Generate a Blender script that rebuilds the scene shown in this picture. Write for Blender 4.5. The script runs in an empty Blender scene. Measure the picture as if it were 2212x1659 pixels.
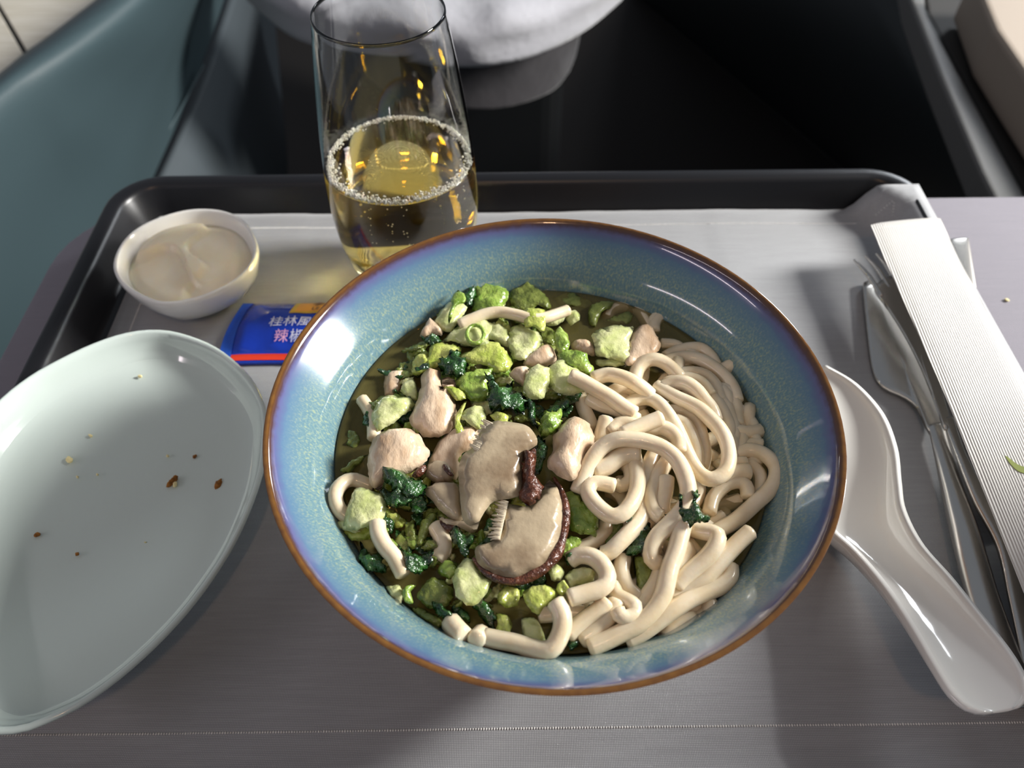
import bpy, bmesh, math, random
from mathutils import Vector, Matrix, noise
from mathutils.geometry import delaunay_2d_cdt
random.seed(7)
SC = bpy.context.scene
COL = SC.collection

# ------------------------------------------------------------------ camera
FPX, CX, CY, HCAM = 1661.0, 1106.0, 829.5, 0.25
PITCH, YAW, ROLL = math.radians(51.389), math.radians(0.3457), math.radians(-0.3795)
cp, sp = math.cos(PITCH), math.sin(PITCH)
FWD = Vector((math.sin(YAW)*cp, math.cos(YAW)*cp, -sp))
R0 = Vector((math.cos(YAW), -math.sin(YAW), 0)); U0 = R0.cross(FWD)
RGT = math.cos(ROLL)*R0 + math.sin(ROLL)*U0
UPV = -math.sin(ROLL)*R0 + math.cos(ROLL)*U0
cam_d = bpy.data.cameras.new('camera'); cam = bpy.data.objects.new('camera', cam_d); COL.objects.link(cam)
M3 = Matrix((RGT, UPV, -FWD)).transposed()
cam.matrix_world = Matrix.Translation((0, 0, HCAM)) @ M3.to_4x4()
cam_d.sensor_width = 36; cam_d.lens = 36*FPX/2212; cam_d.clip_start = 0.01; cam_d.clip_end = 50
cam_d.dof.use_dof = True; cam_d.dof.focus_distance = 0.235; cam_d.dof.aperture_fstop = 13
SC.camera = cam

# ------------------------------------------------------------------ world, lights, exposure
world = bpy.data.worlds.new('cabin_air'); SC.world = world; world.use_nodes = True
bg = world.node_tree.nodes['Background']; bg.inputs[0].default_value = (0.80, 0.88, 1.0, 1); bg.inputs[1].default_value = 0.22
def area(name, loc, target, sx, sy, watts, col):
    l = bpy.data.lights.new(name, 'AREA'); l.shape = 'RECTANGLE'; l.size = sx; l.size_y = sy
    l.energy = watts; l.color = col
    o = bpy.data.objects.new(name, l); COL.objects.link(o); o.location = loc
    d = Vector(target) - Vector(loc); o.rotation_euler = d.to_track_quat('-Z', 'Y').to_euler()
    return o
WL = [area('cabin_window_light', (1.335, 0.47, 0.65), (0.0, 0.18, 0.03), 0.28, 0.40, 56, (1.0, 0.975, 0.93)),
      area('cabin_window_light', (1.25, 1.75, 0.68), (0.0, 0.25, 0.0), 0.30, 0.42, 9, (0.90, 0.95, 1.0))]
area('reading_lamp_light', (0.02, -0.32, 0.85), (0.05, 0.15, 0.0), 0.05, 0.05, 0.7, (1.0, 0.60, 0.34))
area('ceiling_strip_light', (-1.05, -0.30, 0.72), (0.05, 0.2, 0.05), 0.9, 0.03, 2.0, (1.0, 0.86, 0.92))
SC.cycles.caustics_refractive = True; SC.cycles.caustics_reflective = True; SC.cycles.blur_glossy = 0.3; SC.cycles.sample_clamp_indirect = 0; SC.cycles.max_bounces = 16; SC.cycles.transmission_bounces = 16
vs = SC.view_settings; vs.view_transform = 'Standard'; vs.look = 'None'; vs.gamma = 1; vs.exposure = 0.0; vs.use_curve_mapping = False

# ------------------------------------------------------------------ helpers
def P(u, v, z=0.0):
    d = RGT*((u-CX)/FPX) - UPV*((v-CY)/FPX) + FWD
    return Vector((0, 0, HCAM)) + d*((z-HCAM)/d.z)
def lin(h):
    c = [int(h[i:i+2], 16)/255 for i in (0, 2, 4)]
    return tuple(x/12.92 if x <= .04045 else ((x+.055)/1.055)**2.4 for x in c) + (1,)
def props(o, label=None, cat=None, group=None, kind=None):
    if label: o['label'] = label
    if cat: o['category'] = cat
    if group: o['group'] = group
    if kind: o['kind'] = kind
    return o
def obj(name, V, F, mat, parent=None, smooth=True, base=None, **kw):
    V = [Vector(v) for v in V]
    n = len(V); b = base or Vector((sum(v.x for v in V)/n, sum(v.y for v in V)/n, min(v.z for v in V)))
    m = bpy.data.meshes.new(name); m.from_pydata([v-b for v in V], [], F); m.materials.append(mat); m.update()
    bm = bmesh.new(); bm.from_mesh(m); bmesh.ops.recalc_face_normals(bm, faces=bm.faces); bm.to_mesh(m); bm.free()
    if smooth: m.polygons.foreach_set('use_smooth', [True]*len(m.polygons))
    o = bpy.data.objects.new(name, m); COL.objects.link(o); o.location = b
    if parent: o.parent = parent; o.location = b - parent.location
    return props(o, **kw)
def empty(name, loc, **kw):
    o = bpy.data.objects.new(name, None); COL.objects.link(o); o.location = loc; o.empty_display_size = .01
    return props(o, **kw)
def mod_bevel(o, w, seg=3):
    m = o.modifiers.new('bevel', 'BEVEL'); m.width = w; m.segments = seg; m.limit_method = 'ANGLE'; m.angle_limit = .6
def mod_sub(o, n=2):
    m = o.modifiers.new('sub', 'SUBSURF'); m.levels = n; m.render_levels = n
def mod_solid(o, t, off=-1):
    m = o.modifiers.new('solid', 'SOLIDIFY'); m.thickness = t; m.offset = off
def box(x0, x1, y0, y1, z0, z1):
    V = [(x, y, z) for z in (z0, z1) for y in (y0, y1) for x in (x0, x1)]
    return V, [(0, 2, 3, 1), (4, 5, 7, 6), (0, 1, 5, 4), (2, 6, 7, 3), (0, 4, 6, 2), (1, 3, 7, 5)]
def catmull(pts, n, closed=False):
    pts = [Vector(p) for p in pts]; k = len(pts); out = []
    segs = k if closed else k-1
    def g(i): return pts[i % k] if closed else pts[max(0, min(k-1, i))]
    L = [(g(i+1)-g(i)).length for i in range(segs)]; T = sum(L)
    for j in range(n):
        t = T*j/(n if closed else n-1); i = 0
        while i < segs-1 and t > L[i]: t -= L[i]; i += 1
        s = min(1, t/L[i]) if L[i] > 1e-9 else 0
        a, b, c, d = g(i-1), g(i), g(i+1), g(i+2)
        out.append(.5*((2*b) + (c-a)*s + (2*a-5*b+4*c-d)*s*s + (3*b-a-3*c+d)*s**3))
    return out
def grid_faces(nr, nc, closed=False):
    F = []
    for i in range(nr-1):
        for j in range(nc if closed else nc-1):
            F.append((i*nc+j, i*nc+(j+1) % nc, (i+1)*nc+(j+1) % nc, (i+1)*nc+j))
    return F
def lathe(prof, cx, cy, n=96):
    V = [(cx+r*math.cos(2*math.pi*j/n), cy+r*math.sin(2*math.pi*j/n), z) for r, z in prof for j in range(n)]
    F = grid_faces(len(prof), n, True)
    F.append(tuple(range(n))[::-1]); F.append(tuple(range((len(prof)-1)*n, len(prof)*n)))
    return V, F
def tube(pts, r, n=10, step=.0012, wob=.06, taper=None):
    pts = [Vector(p) for p in pts]
    L = sum((pts[i+1]-pts[i]).length for i in range(len(pts)-1)); m = max(6, int(L/step))
    c = catmull(pts, m); V = []; F = []
    t0 = (c[1]-c[0]).normalized(); nrm = t0.cross(Vector((0, 0, 1)))
    if nrm.length < 1e-4: nrm = Vector((1, 0, 0))
    nrm.normalize(); seed = random.random()*100
    rings = []
    for i, p in enumerate(c):
        t = (c[min(m-1, i+1)]-c[max(0, i-1)]).normalized()
        nrm = (nrm - t*nrm.dot(t)).normalized(); bn = t.cross(nrm)
        rr = r*(1+wob*noise.noise(Vector((i*.11, seed, 0))))
        if taper: rr *= taper(i/(m-1))
        rings.append((p, t, nrm, bn, rr))
    def ring(p, nrm, bn, rr):
        k = len(V)
        for j in range(n):
            a = 2*math.pi*j/n; V.append(p + nrm*math.cos(a)*rr + bn*math.sin(a)*rr)
        return k
    p, t, a, b, rr = rings[0]; idx = [ring(p-t*rr*.22, a, b, rr*.72)]
    for p, t, a, b, rr in rings: idx.append(ring(p, a, b, rr))
    idx.append(ring(p+t*rr*.22, a, b, rr*.72))
    for x, y in zip(idx, idx[1:]):
        for j in range(n): F.append((x+j, x+(j+1) % n, y+(j+1) % n, y+j))
    F.append(tuple(idx[0]+j for j in range(n))[::-1]); F.append(tuple(idx[-1]+j for j in range(n)))
    return V, F
def fbm(p, f, o=2):
    return sum(noise.noise(p*f*(2**k))/(2**k) for k in range(o))
def poly_resample(pts, n):
    k = len(pts); L = [(pts[(i+1) % k]-pts[i]).length for i in range(k)]; T = sum(L); out = []
    for j in range(n):
        t = T*j/n; i = 0
        while i < k-1 and t > L[i]: t -= L[i]; i += 1
        out.append(pts[i].lerp(pts[(i+1) % k], min(1, t/max(1e-9, L[i]))))
    return out
def seg_dist(p, a, b):
    ab = b-a; t = max(0, min(1, (p-a).dot(ab)/max(1e-12, ab.dot(ab)))); return (p-a-ab*t).length
def inside(p, R):
    r = False; k = len(R)
    for i in range(k):
        a, b = R[i], R[i-1]
        if (a.y > p.y) != (b.y > p.y) and p.x < (b.x-a.x)*(p.y-a.y)/(b.y-a.y)+a.x: r = not r
    return r
def pillow(name, px, z, th, mat, dome=0.0, amp=0.0, freq=300, tilt=(0, 0), n=40, sharp=4, fold=0.0, bend=0.0, jag=0.0, corner=0.0, parent=None, dens=7, **kw):
    """solid lump whose outline follows px at height z (metres); th = half thickness"""
    uc = sum(p[0] for p in px)/len(px); vc = sum(p[1] for p in px)/len(px)
    pts = [P(u, v, z + tilt[0]*(u-uc)*1e-6 + tilt[1]*(v-vc)*1e-6) for u, v in px]
    ring = catmull(pts, n, True)
    if corner:
        r2_ = poly_resample(pts, n); ring = [a.lerp(b_, corner) for a, b_ in zip(ring, r2_)]
    c = sum(ring, Vector())/n; off = Vector((random.random()*9, random.random()*9, 0))
    if jag: ring = [c + (p-c)*(1 + jag*noise.noise(off*3 + p*900) + .5*jag*noise.noise(off*5 + p*2600)) for p in ring]
    sx = sum((p.x-c.x)**2 for p in ring); sy = sum((p.y-c.y)**2 for p in ring)
    gx = sum((p.z-c.z)*(p.x-c.x) for p in ring)/sx; gy = sum((p.z-c.z)*(p.y-c.y) for p in ring)/sy
    R2 = [Vector((p.x-c.x, p.y-c.y))*1000 for p in ring]; R = max(p.length for p in R2)
    area_ = abs(sum(R2[i-1].x*R2[i].y - R2[i].x*R2[i-1].y for i in range(n)))/2
    h = max(.28, area_**.5/dens); pin_ = []
    x0, x1 = min(p.x for p in R2), max(p.x for p in R2); y0, y1 = min(p.y for p in R2), max(p.y for p in R2)
    iy = 0; y = y0+h*.5
    while y < y1:
        x = x0 + (h*.5 if iy % 2 else 0)
        while x < x1:
            q = Vector((x+random.uniform(-.2, .2)*h, y+random.uniform(-.2, .2)*h))
            if inside(q, R2) and min(seg_dist(q, R2[i-1], R2[i]) for i in range(n)) > h*.4: pin_.append(q)
            x += h
        y += h*.87; iy += 1
    vo, eo, fo = delaunay_2d_cdt(R2+pin_, [], [list(range(n))], 1, 1e-5)[:3]
    dist = [min(seg_dist(q, R2[i-1], R2[i]) for i in range(n)) for q in vo]; dm = max(dist)
    a = random.uniform(0, 3.14); d1 = Vector((math.cos(a), math.sin(a))); ph = random.uniform(0, 6.28)
    ew = min(dm, max(.25, th*1000*(1.0 if sharp > 8 else 2.2)))
    V = []; top = []; bot = []
    for q, d in zip(vo, dist):
        w3 = Vector((q.x*.001, q.y*.001, 0)) + c; e = min(1, d/ew); pr = math.sqrt(max(0, 1-(1-e)**2)); l = q.dot(d1)/R; sd = d/dm
        g = c.z + gx*q.x*.001 + gy*q.y*.001 + fbm(w3+off, freq, 3)*amp + dome*(1-(1-sd)**2) - bend*l*l
        if fold: g += fold*(math.sin(l*5.5+ph+1.5*noise.noise(w3*200+off)) + .8*(1-2*abs(noise.noise(w3*380+off))))
        top.append(len(V)); V.append(Vector((w3.x, w3.y, g + th*pr)))
        if d < 1e-3: bot.append(top[-1])
        else: bot.append(len(V)); V.append(Vector((w3.x, w3.y, g - th*pr)))
    F = [tuple(top[i] for i in f) for f in fo] + [tuple(bot[i] for i in f)[::-1] for f in fo]
    return obj(name, V, F, mat, parent, **kw)
def slab(name, px, z, th, mat, parent=None, bev=.001, **kw):
    """flat piece with an outline given at height z (list of (u,v) or (u,v,z)), th thick downward"""
    pts = [P(*(p if len(p) == 3 else (p[0], p[1], z))) for p in px]; n = len(pts)
    V = pts + [p - Vector((0, 0, th)) for p in pts]
    F = [tuple(range(n)), tuple(range(2*n-1, n-1, -1))] + [(i, n+i, n+(i+1) % n, (i+1) % n) for i in range(n)]
    o = obj(name, V, F, mat, parent, smooth=False, **kw)
    if bev: mod_bevel(o, bev)
    return o
def loft(name, rows, mat, nu=24, nv=None, parent=None, thick=.01, **kw):
    rows = [catmull([P(*p) for p in r], nu) for r in rows]
    nv = nv or len(rows)*5
    cols = [catmull([r[j] for r in rows], nv) for j in range(nu)]
    V = [cols[j][i] for i in range(nv) for j in range(nu)]
    o = obj(name, V, grid_faces(nv, nu), mat, parent, **kw)
    if thick: mod_solid(o, thick, 1)
    return o

# ------------------------------------------------------------------ materials
def new_mat(name):
    m = bpy.data.materials.new(name); m.use_nodes = True
    nt = m.node_tree; b = nt.nodes['Principled BSDF']; return m, nt, b
def mat(name, col, rough=.5, metal=0, spec=.5, coat=0, sss=0, sssr=(.003, .002, .001), col2=None, nscale=60, ndet=3, bump=0, bscale=200, bdist=.0005, sheen=0, trans=0, ior=1.45, stretch=(1, 1, 1), lo=.35, hi=.65, coatr=.05):
    m, nt, b = new_mat(name)
    c = lin(col) if isinstance(col, str) else col
    b.inputs['Base Color'].default_value = c; b.inputs['Roughness'].default_value = rough
    b.inputs['Metallic'].default_value = metal; b.inputs['Specular IOR Level'].default_value = spec
    b.inputs['Coat Weight'].default_value = coat; b.inputs['Coat Roughness'].default_value = coatr
    b.inputs['Sheen Weight'].default_value = sheen
    b.inputs['Transmission Weight'].default_value = trans; b.inputs['IOR'].default_value = ior
    if sss:
        b.inputs['Subsurface Weight'].default_value = sss; b.inputs['Subsurface Radius'].default_value = sssr; b.inputs['Subsurface Scale'].default_value = 1.0
    if col2 or bump:
        tc = nt.nodes.new('ShaderNodeTexCoord'); mp = nt.nodes.new('ShaderNodeMapping'); mp.inputs['Scale'].default_value = stretch
        geo = nt.nodes.new('ShaderNodeNewGeometry')
        nt.links.new(geo.outputs['Position'], mp.inputs['Vector'])
    if col2:
        nz = nt.nodes.new('ShaderNodeTexNoise'); nz.inputs['Scale'].default_value = nscale; nz.inputs['Detail'].default_value = ndet
        nt.links.new(mp.outputs[0], nz.inputs['Vector'])
        cr = nt.nodes.new('ShaderNodeValToRGB'); cr.color_ramp.elements[0].position = lo; cr.color_ramp.elements[1].position = hi
        cr.color_ramp.elements[0].color = c; cr.color_ramp.elements[1].color = lin(col2)
        nt.links.new(nz.outputs['Fac'], cr.inputs['Fac']); nt.links.new(cr.outputs['Color'], b.inputs['Base Color'])
    if bump:
        nb = nt.nodes.new('ShaderNodeTexNoise'); nb.inputs['Scale'].default_value = bscale; nb.inputs['Detail'].default_value = 3
        nt.links.new(mp.outputs[0], nb.inputs['Vector'])
        bp = nt.nodes.new('ShaderNodeBump'); bp.inputs['Strength'].default_value = bump; bp.inputs['Distance'].default_value = bdist
        nt.links.new(nb.outputs['Fac'], bp.inputs['Height']); nt.links.new(bp.outputs[0], b.inputs['Normal'])
        if coat: nt.links.new(bp.outputs[0], b.inputs['Coat Normal'])
    return m
def weave_mat(name, c1, c2, scale, rough=.85, sheen=.3, rot=0):
    m, nt, b = new_mat(name); geo = nt.nodes.new('ShaderNodeNewGeometry')
    mp = nt.nodes.new('ShaderNodeMapping'); mp.inputs['Rotation'].default_value = (0, 0, rot); nt.links.new(geo.outputs['Position'], mp.inputs['Vector'])
    ws = []
    for ax in 'XY':
        w = nt.nodes.new('ShaderNodeTexWave'); w.wave_type = 'BANDS'; w.bands_direction = ax; w.inputs['Scale'].default_value = scale
        w.inputs['Distortion'].default_value = 1.5; w.inputs['Detail'].default_value = 1; w.inputs['Detail Scale'].default_value = .3
        nt.links.new(mp.outputs[0], w.inputs['Vector']); ws.append(w)
    mul = nt.nodes.new('ShaderNodeMath'); mul.operation = 'MULTIPLY'
    nt.links.new(ws[0].outputs['Fac'], mul.inputs[0]); nt.links.new(ws[1].outputs['Fac'], mul.inputs[1])
    nz = nt.nodes.new('ShaderNodeTexNoise'); nz.inputs['Scale'].default_value = 900; nz.inputs['Detail'].default_value = 2
    st = nt.nodes.new('ShaderNodeMapping'); st.inputs['Scale'].default_value = (.06, 1, 1); nt.links.new(geo.outputs['Position'], st.inputs['Vector']); nt.links.new(st.outputs[0], nz.inputs['Vector'])
    ad = nt.nodes.new('ShaderNodeMath'); ad.operation = 'MULTIPLY_ADD'; ad.inputs[1].default_value = .28; nt.links.new(nz.outputs['Fac'], ad.inputs[0]); nt.links.new(mul.outputs[0], ad.inputs[2])
    cr = nt.nodes.new('ShaderNodeValToRGB'); cr.color_ramp.elements[0].color = lin(c1); cr.color_ramp.elements[1].color = lin(c2)
    cr.color_ramp.elements[0].position = .1; cr.color_ramp.elements[1].position = .9
    nt.links.new(ad.outputs[0], cr.inputs['Fac']); nt.links.new(cr.outputs['Color'], b.inputs['Base Color'])
    bp = nt.nodes.new('ShaderNodeBump'); bp.inputs['Strength'].default_value = .35; bp.inputs['Distance'].default_value = .0003
    nt.links.new(mul.outputs[0], bp.inputs['Height']); nt.links.new(bp.outputs[0], b.inputs['Normal'])
    b.inputs['Roughness'].default_value = rough; b.inputs['Sheen Weight'].default_value = sheen; b.inputs['Sheen Roughness'].default_value = .4
    b.inputs['Specular IOR Level'].default_value = .4
    return m
M = {}
M['mat'] = weave_mat('grey_mat_weave', '88898c', 'b8babd', 620, rough=.6)
M['cloth'] = weave_mat('mauve_cloth_weave', '77747d', '938f99', 500, rough=.8)
M['stitch'] = mat('white_thread', 'f2f0ec', .7)
M['tray'] = mat('black_tray_plastic', '17171a', .32, spec=.5, bump=.15, bscale=1500, bdist=.0001)
M['celadon'] = mat('celadon_glaze', 'c6d2cd', .12, coat=.6)
M['white_china'] = mat('white_china', 'efeee9', .1, coat=.7)
M['cream_sauce'] = mat('cream_sauce', 'f0e2c2', .25, sss=.5, col2='f4ead2', nscale=60, coat=.3)
M['steel'] = mat('steel', 'd2cec8', .27, metal=1, bump=.06, bscale=900, bdist=.0001, stretch=(1, 1, 1))
M['noodle'] = mat('rice_noodle', 'ebddc2', .26, sss=.25, sssr=(.003, .002, .0011), coat=.4, col2='e0cdab', nscale=120, bump=.22, bscale=800, bdist=.0003, coatr=.1)
M['chicken'] = mat('chicken_meat', 'dec6aa', .36, sss=.10, sssr=(.0015, .0012, .0008), col2='b5926e', nscale=190, ndet=5, bump=.55, bscale=480, bdist=.0008, stretch=(1, .5, 1), coat=.35, coatr=.12, lo=.42, hi=.78)
M['mush'] = mat('mushroom_flesh', 'b8a78b', .28, sss=.10, sssr=(.0015, .0012, .0008), col2='6f573f', nscale=70, ndet=4, coat=.5, bump=.35, bscale=500, bdist=.0005, coatr=.08, lo=.46, hi=.78)
M['mush_skin'] = mat('mushroom_skin', '3a1f15', .3, col2='6a3d2a', nscale=260, bump=.9, bscale=600, bdist=.0012, coat=.4)
M['gill'] = mat('mushroom_gill', 'd2c3a8', .4, sss=.1)
M['pale'] = mat('stem_pale', 'd9dba6', .2, sss=.3, sssr=(.002, .002, .0008), col2='bcc67e', nscale=210, ndet=5, bump=.6, bscale=620, bdist=.0007, coat=.6, coatr=.05)
M['green'] = mat('stem_green', '9fb558', .2, sss=.2, sssr=(.0015, .002, .0006), col2='6b8a2e', nscale=260, ndet=5, bump=.8, bscale=620, bdist=.0009, coat=.6, coatr=.05)
M['yellow'] = mat('leaf_yellow_green', 'c5ca72', .2, sss=.2, sssr=(.0015, .002, .0006), col2='9dad46', nscale=210, ndet=5, bump=.7, bscale=620, bdist=.0008, coat=.6, coatr=.05)
M['dark'] = mat('leaf_dark_green', '36622a', .2, col2='16301a', nscale=300, ndet=5, bump=1, bscale=620, bdist=.0012, coat=.7, coatr=.05)
M['olive'] = mat('leaf_olive', '8b964b', .22, sss=.15, sssr=(.0015, .002, .0006), col2='616e30', nscale=230, ndet=5, bump=.8, bscale=620, bdist=.0009, coat=.5)
M['crumb_brown'] = mat('crust_brown', 'a8702e', .8, col2='7c4d1e', nscale=900)
M['crumb_pale'] = mat('crumb_pale', 'eee0a8', .8)
M['paper'] = mat('white_paper', 'f1efec', .75, sheen=.1)
M['leafprint'] = mat('leaf_print', '8f9a4a', .7)
M['blue'] = mat('packet_blue', '1239b4', .18, coat=.5, bump=.25, bscale=90, bdist=.002)
M['blue_seal'] = mat('packet_seal_blue', '2a5fd2', .3, bump=.5, bscale=600, bdist=.0003)
M['red'] = mat('packet_red', 'd63c22', .3, coat=.3)
M['gold'] = mat('packet_gold', 'd0b040', .4)
M['orange'] = mat('packet_orange', 'e0a24a', .4)
M['ink'] = mat('packet_ink', '1b2340', .5)
M['white_ink'] = mat('packet_white_ink', 'd8dcf0', .5)
M['pink_ink'] = mat('packet_pink_ink', 'e0a8c8', .5)
M['leather'] = mat('teal_leather', '3e4f54', .55, bump=.2, bscale=350, bdist=.0006)
M['leather2'] = mat('grey_teal_leather', '4a5257', .65, bump=.2, bscale=350, bdist=.0006)
M['cream_wood'] = mat('cream_wood', 'e6e0d2', .45, col2='d3cbb8', nscale=40, stretch=(.8, 9, 1), ndet=4)
M['black_trim'] = mat('black_trim', '0b0d0f', .5)
M['floor'] = mat('dark_carpet', '211d1b', .95, col2='1a1716', nscale=300)
M['blueblack'] = mat('blueblack_panel', '12181a', .6)
M['grey_trim'] = mat('grey_trim', '5c5b59', .5)
M['charcoal'] = mat('charcoal_panel', '2a2826', .7)
M['beige'] = mat('beige_panel', '8f8376', .6)
M['white_cloth'] = mat('white_cloth', 'a3a3a9', .9, sheen=.3, bump=.5, bscale=22, bdist=.01)
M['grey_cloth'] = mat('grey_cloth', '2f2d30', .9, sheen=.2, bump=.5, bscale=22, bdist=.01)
M['foam'] = mat('foam_bubble', 'f4efdc', .15, sss=.3, sssr=(.001, .001, .0008), spec=.6)

def glass_mat(name, col, ior):
    m, nt, b = new_mat(name); b.inputs['Base Color'].default_value = col; b.inputs['Roughness'].default_value = 0
    b.inputs['Transmission Weight'].default_value = 1; b.inputs['IOR'].default_value = ior; return m
M['glass'] = glass_mat('clear_glass', (.985, .99, .985, 1), 1.5)
M['wine'] = glass_mat('pale_gold_wine', (1, 1, 1, 1), 1.33)
nt = M['wine'].node_tree; va = nt.nodes.new('ShaderNodeVolumeAbsorption'); va.inputs['Color'].default_value = (.985, .86, .22, 1); va.inputs['Density'].default_value = 38
nt.links.new(va.outputs[0], nt.nodes['Material Output'].inputs['Volume'])

# broth: tinted clear liquid with a glossy skin, slightly cloudy, absorbing with depth
m, nt, b = new_mat('soup_broth'); M['broth'] = m; nt.nodes.remove(b); out = nt.nodes['Material Output']
tr = nt.nodes.new('ShaderNodeBsdfTransparent'); tr.inputs[0].default_value = (.97, .95, .88, 1)
df = nt.nodes.new('ShaderNodeBsdfDiffuse'); df.inputs[0].default_value = lin('938a52')
gl = nt.nodes.new('ShaderNodeBsdfGlossy'); gl.inputs['Roughness'].default_value = .03
fr = nt.nodes.new('ShaderNodeFresnel'); fr.inputs[0].default_value = 1.34
m1 = nt.nodes.new('ShaderNodeMixShader'); m1.inputs[0].default_value = .30
m2 = nt.nodes.new('ShaderNodeMixShader')
nz = nt.nodes.new('ShaderNodeTexNoise'); nz.inputs['Scale'].default_value = 90; geo = nt.nodes.new('ShaderNodeNewGeometry'); nt.links.new(geo.outputs['Position'], nz.inputs['Vector'])
bp = nt.nodes.new('ShaderNodeBump'); bp.inputs['Strength'].default_value = .25; bp.inputs['Distance'].default_value = .001
nt.links.new(nz.outputs['Fac'], bp.inputs['Height']); nt.links.new(bp.outputs[0], gl.inputs['Normal'])
nt.links.new(tr.outputs[0], m1.inputs[1]); nt.links.new(df.outputs[0], m1.inputs[2])
nt.links.new(fr.outputs[0], m2.inputs[0]); nt.links.new(m1.outputs[0], m2.inputs[1]); nt.links.new(gl.outputs[0], m2.inputs[2])
nt.links.new(m2.outputs[0], out.inputs['Surface'])
va = nt.nodes.new('ShaderNodeVolumeAbsorption'); va.inputs['Color'].default_value = (.66, .56, .28, 1); va.inputs['Density'].default_value = 34
nt.links.new(va.outputs[0], out.inputs['Volume'])

# bowl glaze: by height, brown lip, violet fringe, mottled blue green body
m, nt, b = new_mat('reactive_glaze'); M['glaze'] = m
geo = nt.nodes.new('ShaderNodeNewGeometry'); sep = nt.nodes.new('ShaderNodeSeparateXYZ'); nt.links.new(geo.outputs['Position'], sep.inputs[0])
nz = nt.nodes.new('ShaderNodeTexNoise'); nz.inputs['Scale'].default_value = 350; nz.inputs['Detail'].default_value = 3; nt.links.new(geo.outputs['Position'], nz.inputs['Vector'])
nzs = nt.nodes.new('ShaderNodeTexNoise'); nzs.inputs['Scale'].default_value = 1500; nzs.inputs['Detail'].default_value = 2
mp = nt.nodes.new('ShaderNodeMapping'); mp.inputs['Scale'].default_value = (1, 1, .35); nt.links.new(geo.outputs['Position'], mp.inputs['Vector']); nt.links.new(mp.outputs[0], nzs.inputs['Vector'])
mz = nt.nodes.new('ShaderNodeMath'); mz.operation = 'MULTIPLY_ADD'; mz.inputs[1].default_value = .0014; nt.links.new(nz.outputs['Fac'], mz.inputs[0]); nt.links.new(sep.outputs['Z'], mz.inputs[2])
mr = nt.nodes.new('ShaderNodeMapRange'); mr.inputs['From Min'].default_value = .057; mr.inputs['From Max'].default_value = .0716; nt.links.new(mz.outputs[0], mr.inputs['Value'])
body = nt.nodes.new('ShaderNodeValToRGB'); e = body.color_ramp.elements
e[0].position = .36; e[0].color = lin('5f7f8a'); e[1].position = .70; e[1].color = lin('8d9d87'); n_ = e.new(.52); n_.color = lin('6b888e')
nt.links.new(nzs.outputs['Fac'], body.inputs['Fac'])
rim = nt.nodes.new('ShaderNodeValToRGB'); e = rim.color_ramp.elements
e[0].position = 0; e[0].color = lin('5f8293'); e[1].position = 1; e[1].color = lin('94692a')
for pos, c in ((.55, '547290'), (.70, '5a5c88'), (.79, '4c3438'), (.86, '5e3c1c')):
    q = e.new(pos); q.color = lin(c)
nt.links.new(mr.outputs[0], rim.inputs['Fac'])
fac = nt.nodes.new('ShaderNodeMapRange'); fac.inputs['From Min'].default_value = .2; fac.inputs['From Max'].default_value = .6; nt.links.new(mr.outputs[0], fac.inputs['Value'])
mx = nt.nodes.new('ShaderNodeMix'); mx.data_type = 'RGBA'; nt.links.new(fac.outputs[0], mx.inputs[0]); nt.links.new(body.outputs[0], mx.inputs[6]); nt.links.new(rim.outputs[0], mx.inputs[7])
nt.links.new(mx.outputs[2], b.inputs['Base Color']); b.inputs['Roughness'].default_value = .14; b.inputs['Coat Weight'].default_value = .8; b.inputs['Coat Roughness'].default_value = .02
M['glaze_out'] = mat('brown_glaze', '6e4a22', .18, coat=.6, col2='43302a', nscale=70, stretch=(1, 1, .3))

# ------------------------------------------------------------------ setting: cabin around the table
V, F = box(-2.2, 2.2, -.6, 2.6, -.76, -.72)
obj('floor', V, F, M['floor'], smooth=False, kind='structure', label='dark brown cabin carpet below the table')
wl = empty('wall_left', P(60, 30, -.10), kind='structure', label='cream wood-grain side panel behind the teal leather')
g0, g1 = (-90, -135), (110, 212)
slab('panel', [(-420, -135), (-94, -135), (60, 134), (20, 166), (-120, 275), (-420, 420)], -.112, .03, M['cream_wood'], wl)
slab('panel', [(-86, -135), (350, -190), (350, -90), (222, 6), (130, 78), (68, 126)], -.112, .03, M['cream_wood'], wl)
slab('groove_backing', [(-120, -135), (-60, -135), (80, 120), (40, 150)], -.118, .006, M['black_trim'], wl, bev=0)
loft('trim_4', [[(1360, -20, -.719), (1600, 180, -.719), (1900, 430, -.719)], [(1945, -40, -.16), (2035, 170, -.16), (2160, 450, -.16)]], M['blueblack'], thick=.02,
     kind='structure', label='blue-black slanting panel of the footwell')
slab('trim_1', [(1945, -60), (1992, -60), (2003, 30), (2080, 170), (2190, 372), (2260, 500), (2185, 500), (2120, 372), (2030, 160)], -.15, .03, M['grey_trim'], bev=.004,
     kind='structure', label='light grey edge strip along the footwell panel')
slab('trim_5', [(1990, -60), (2400, -60), (2400, 500), (2262, 500), (2192, 372), (2082, 170), (2006, 30)], -.165, .03, M['charcoal'], bev=.003,
     kind='structure', label='charcoal side console panel behind the table')
slab('trim_2', [(2100, -60), (2400, -60), (2400, 420), (2212, 152), (2150, 62)], -.11, .05, M['beige'], bev=.006,
     kind='structure', label='beige console edge beyond the charcoal panel')
V, F = box(.375, .60, -.45, .205, -.72, .205)  # added box out of view, sized to keep window light off the tray front
o = obj('shade_block', V, F, M['leather'], smooth=False, kind='structure', label='unseen teal armrest-like block added beside the table to shade the tray front'); mod_bevel(o, .02, 4)
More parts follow.
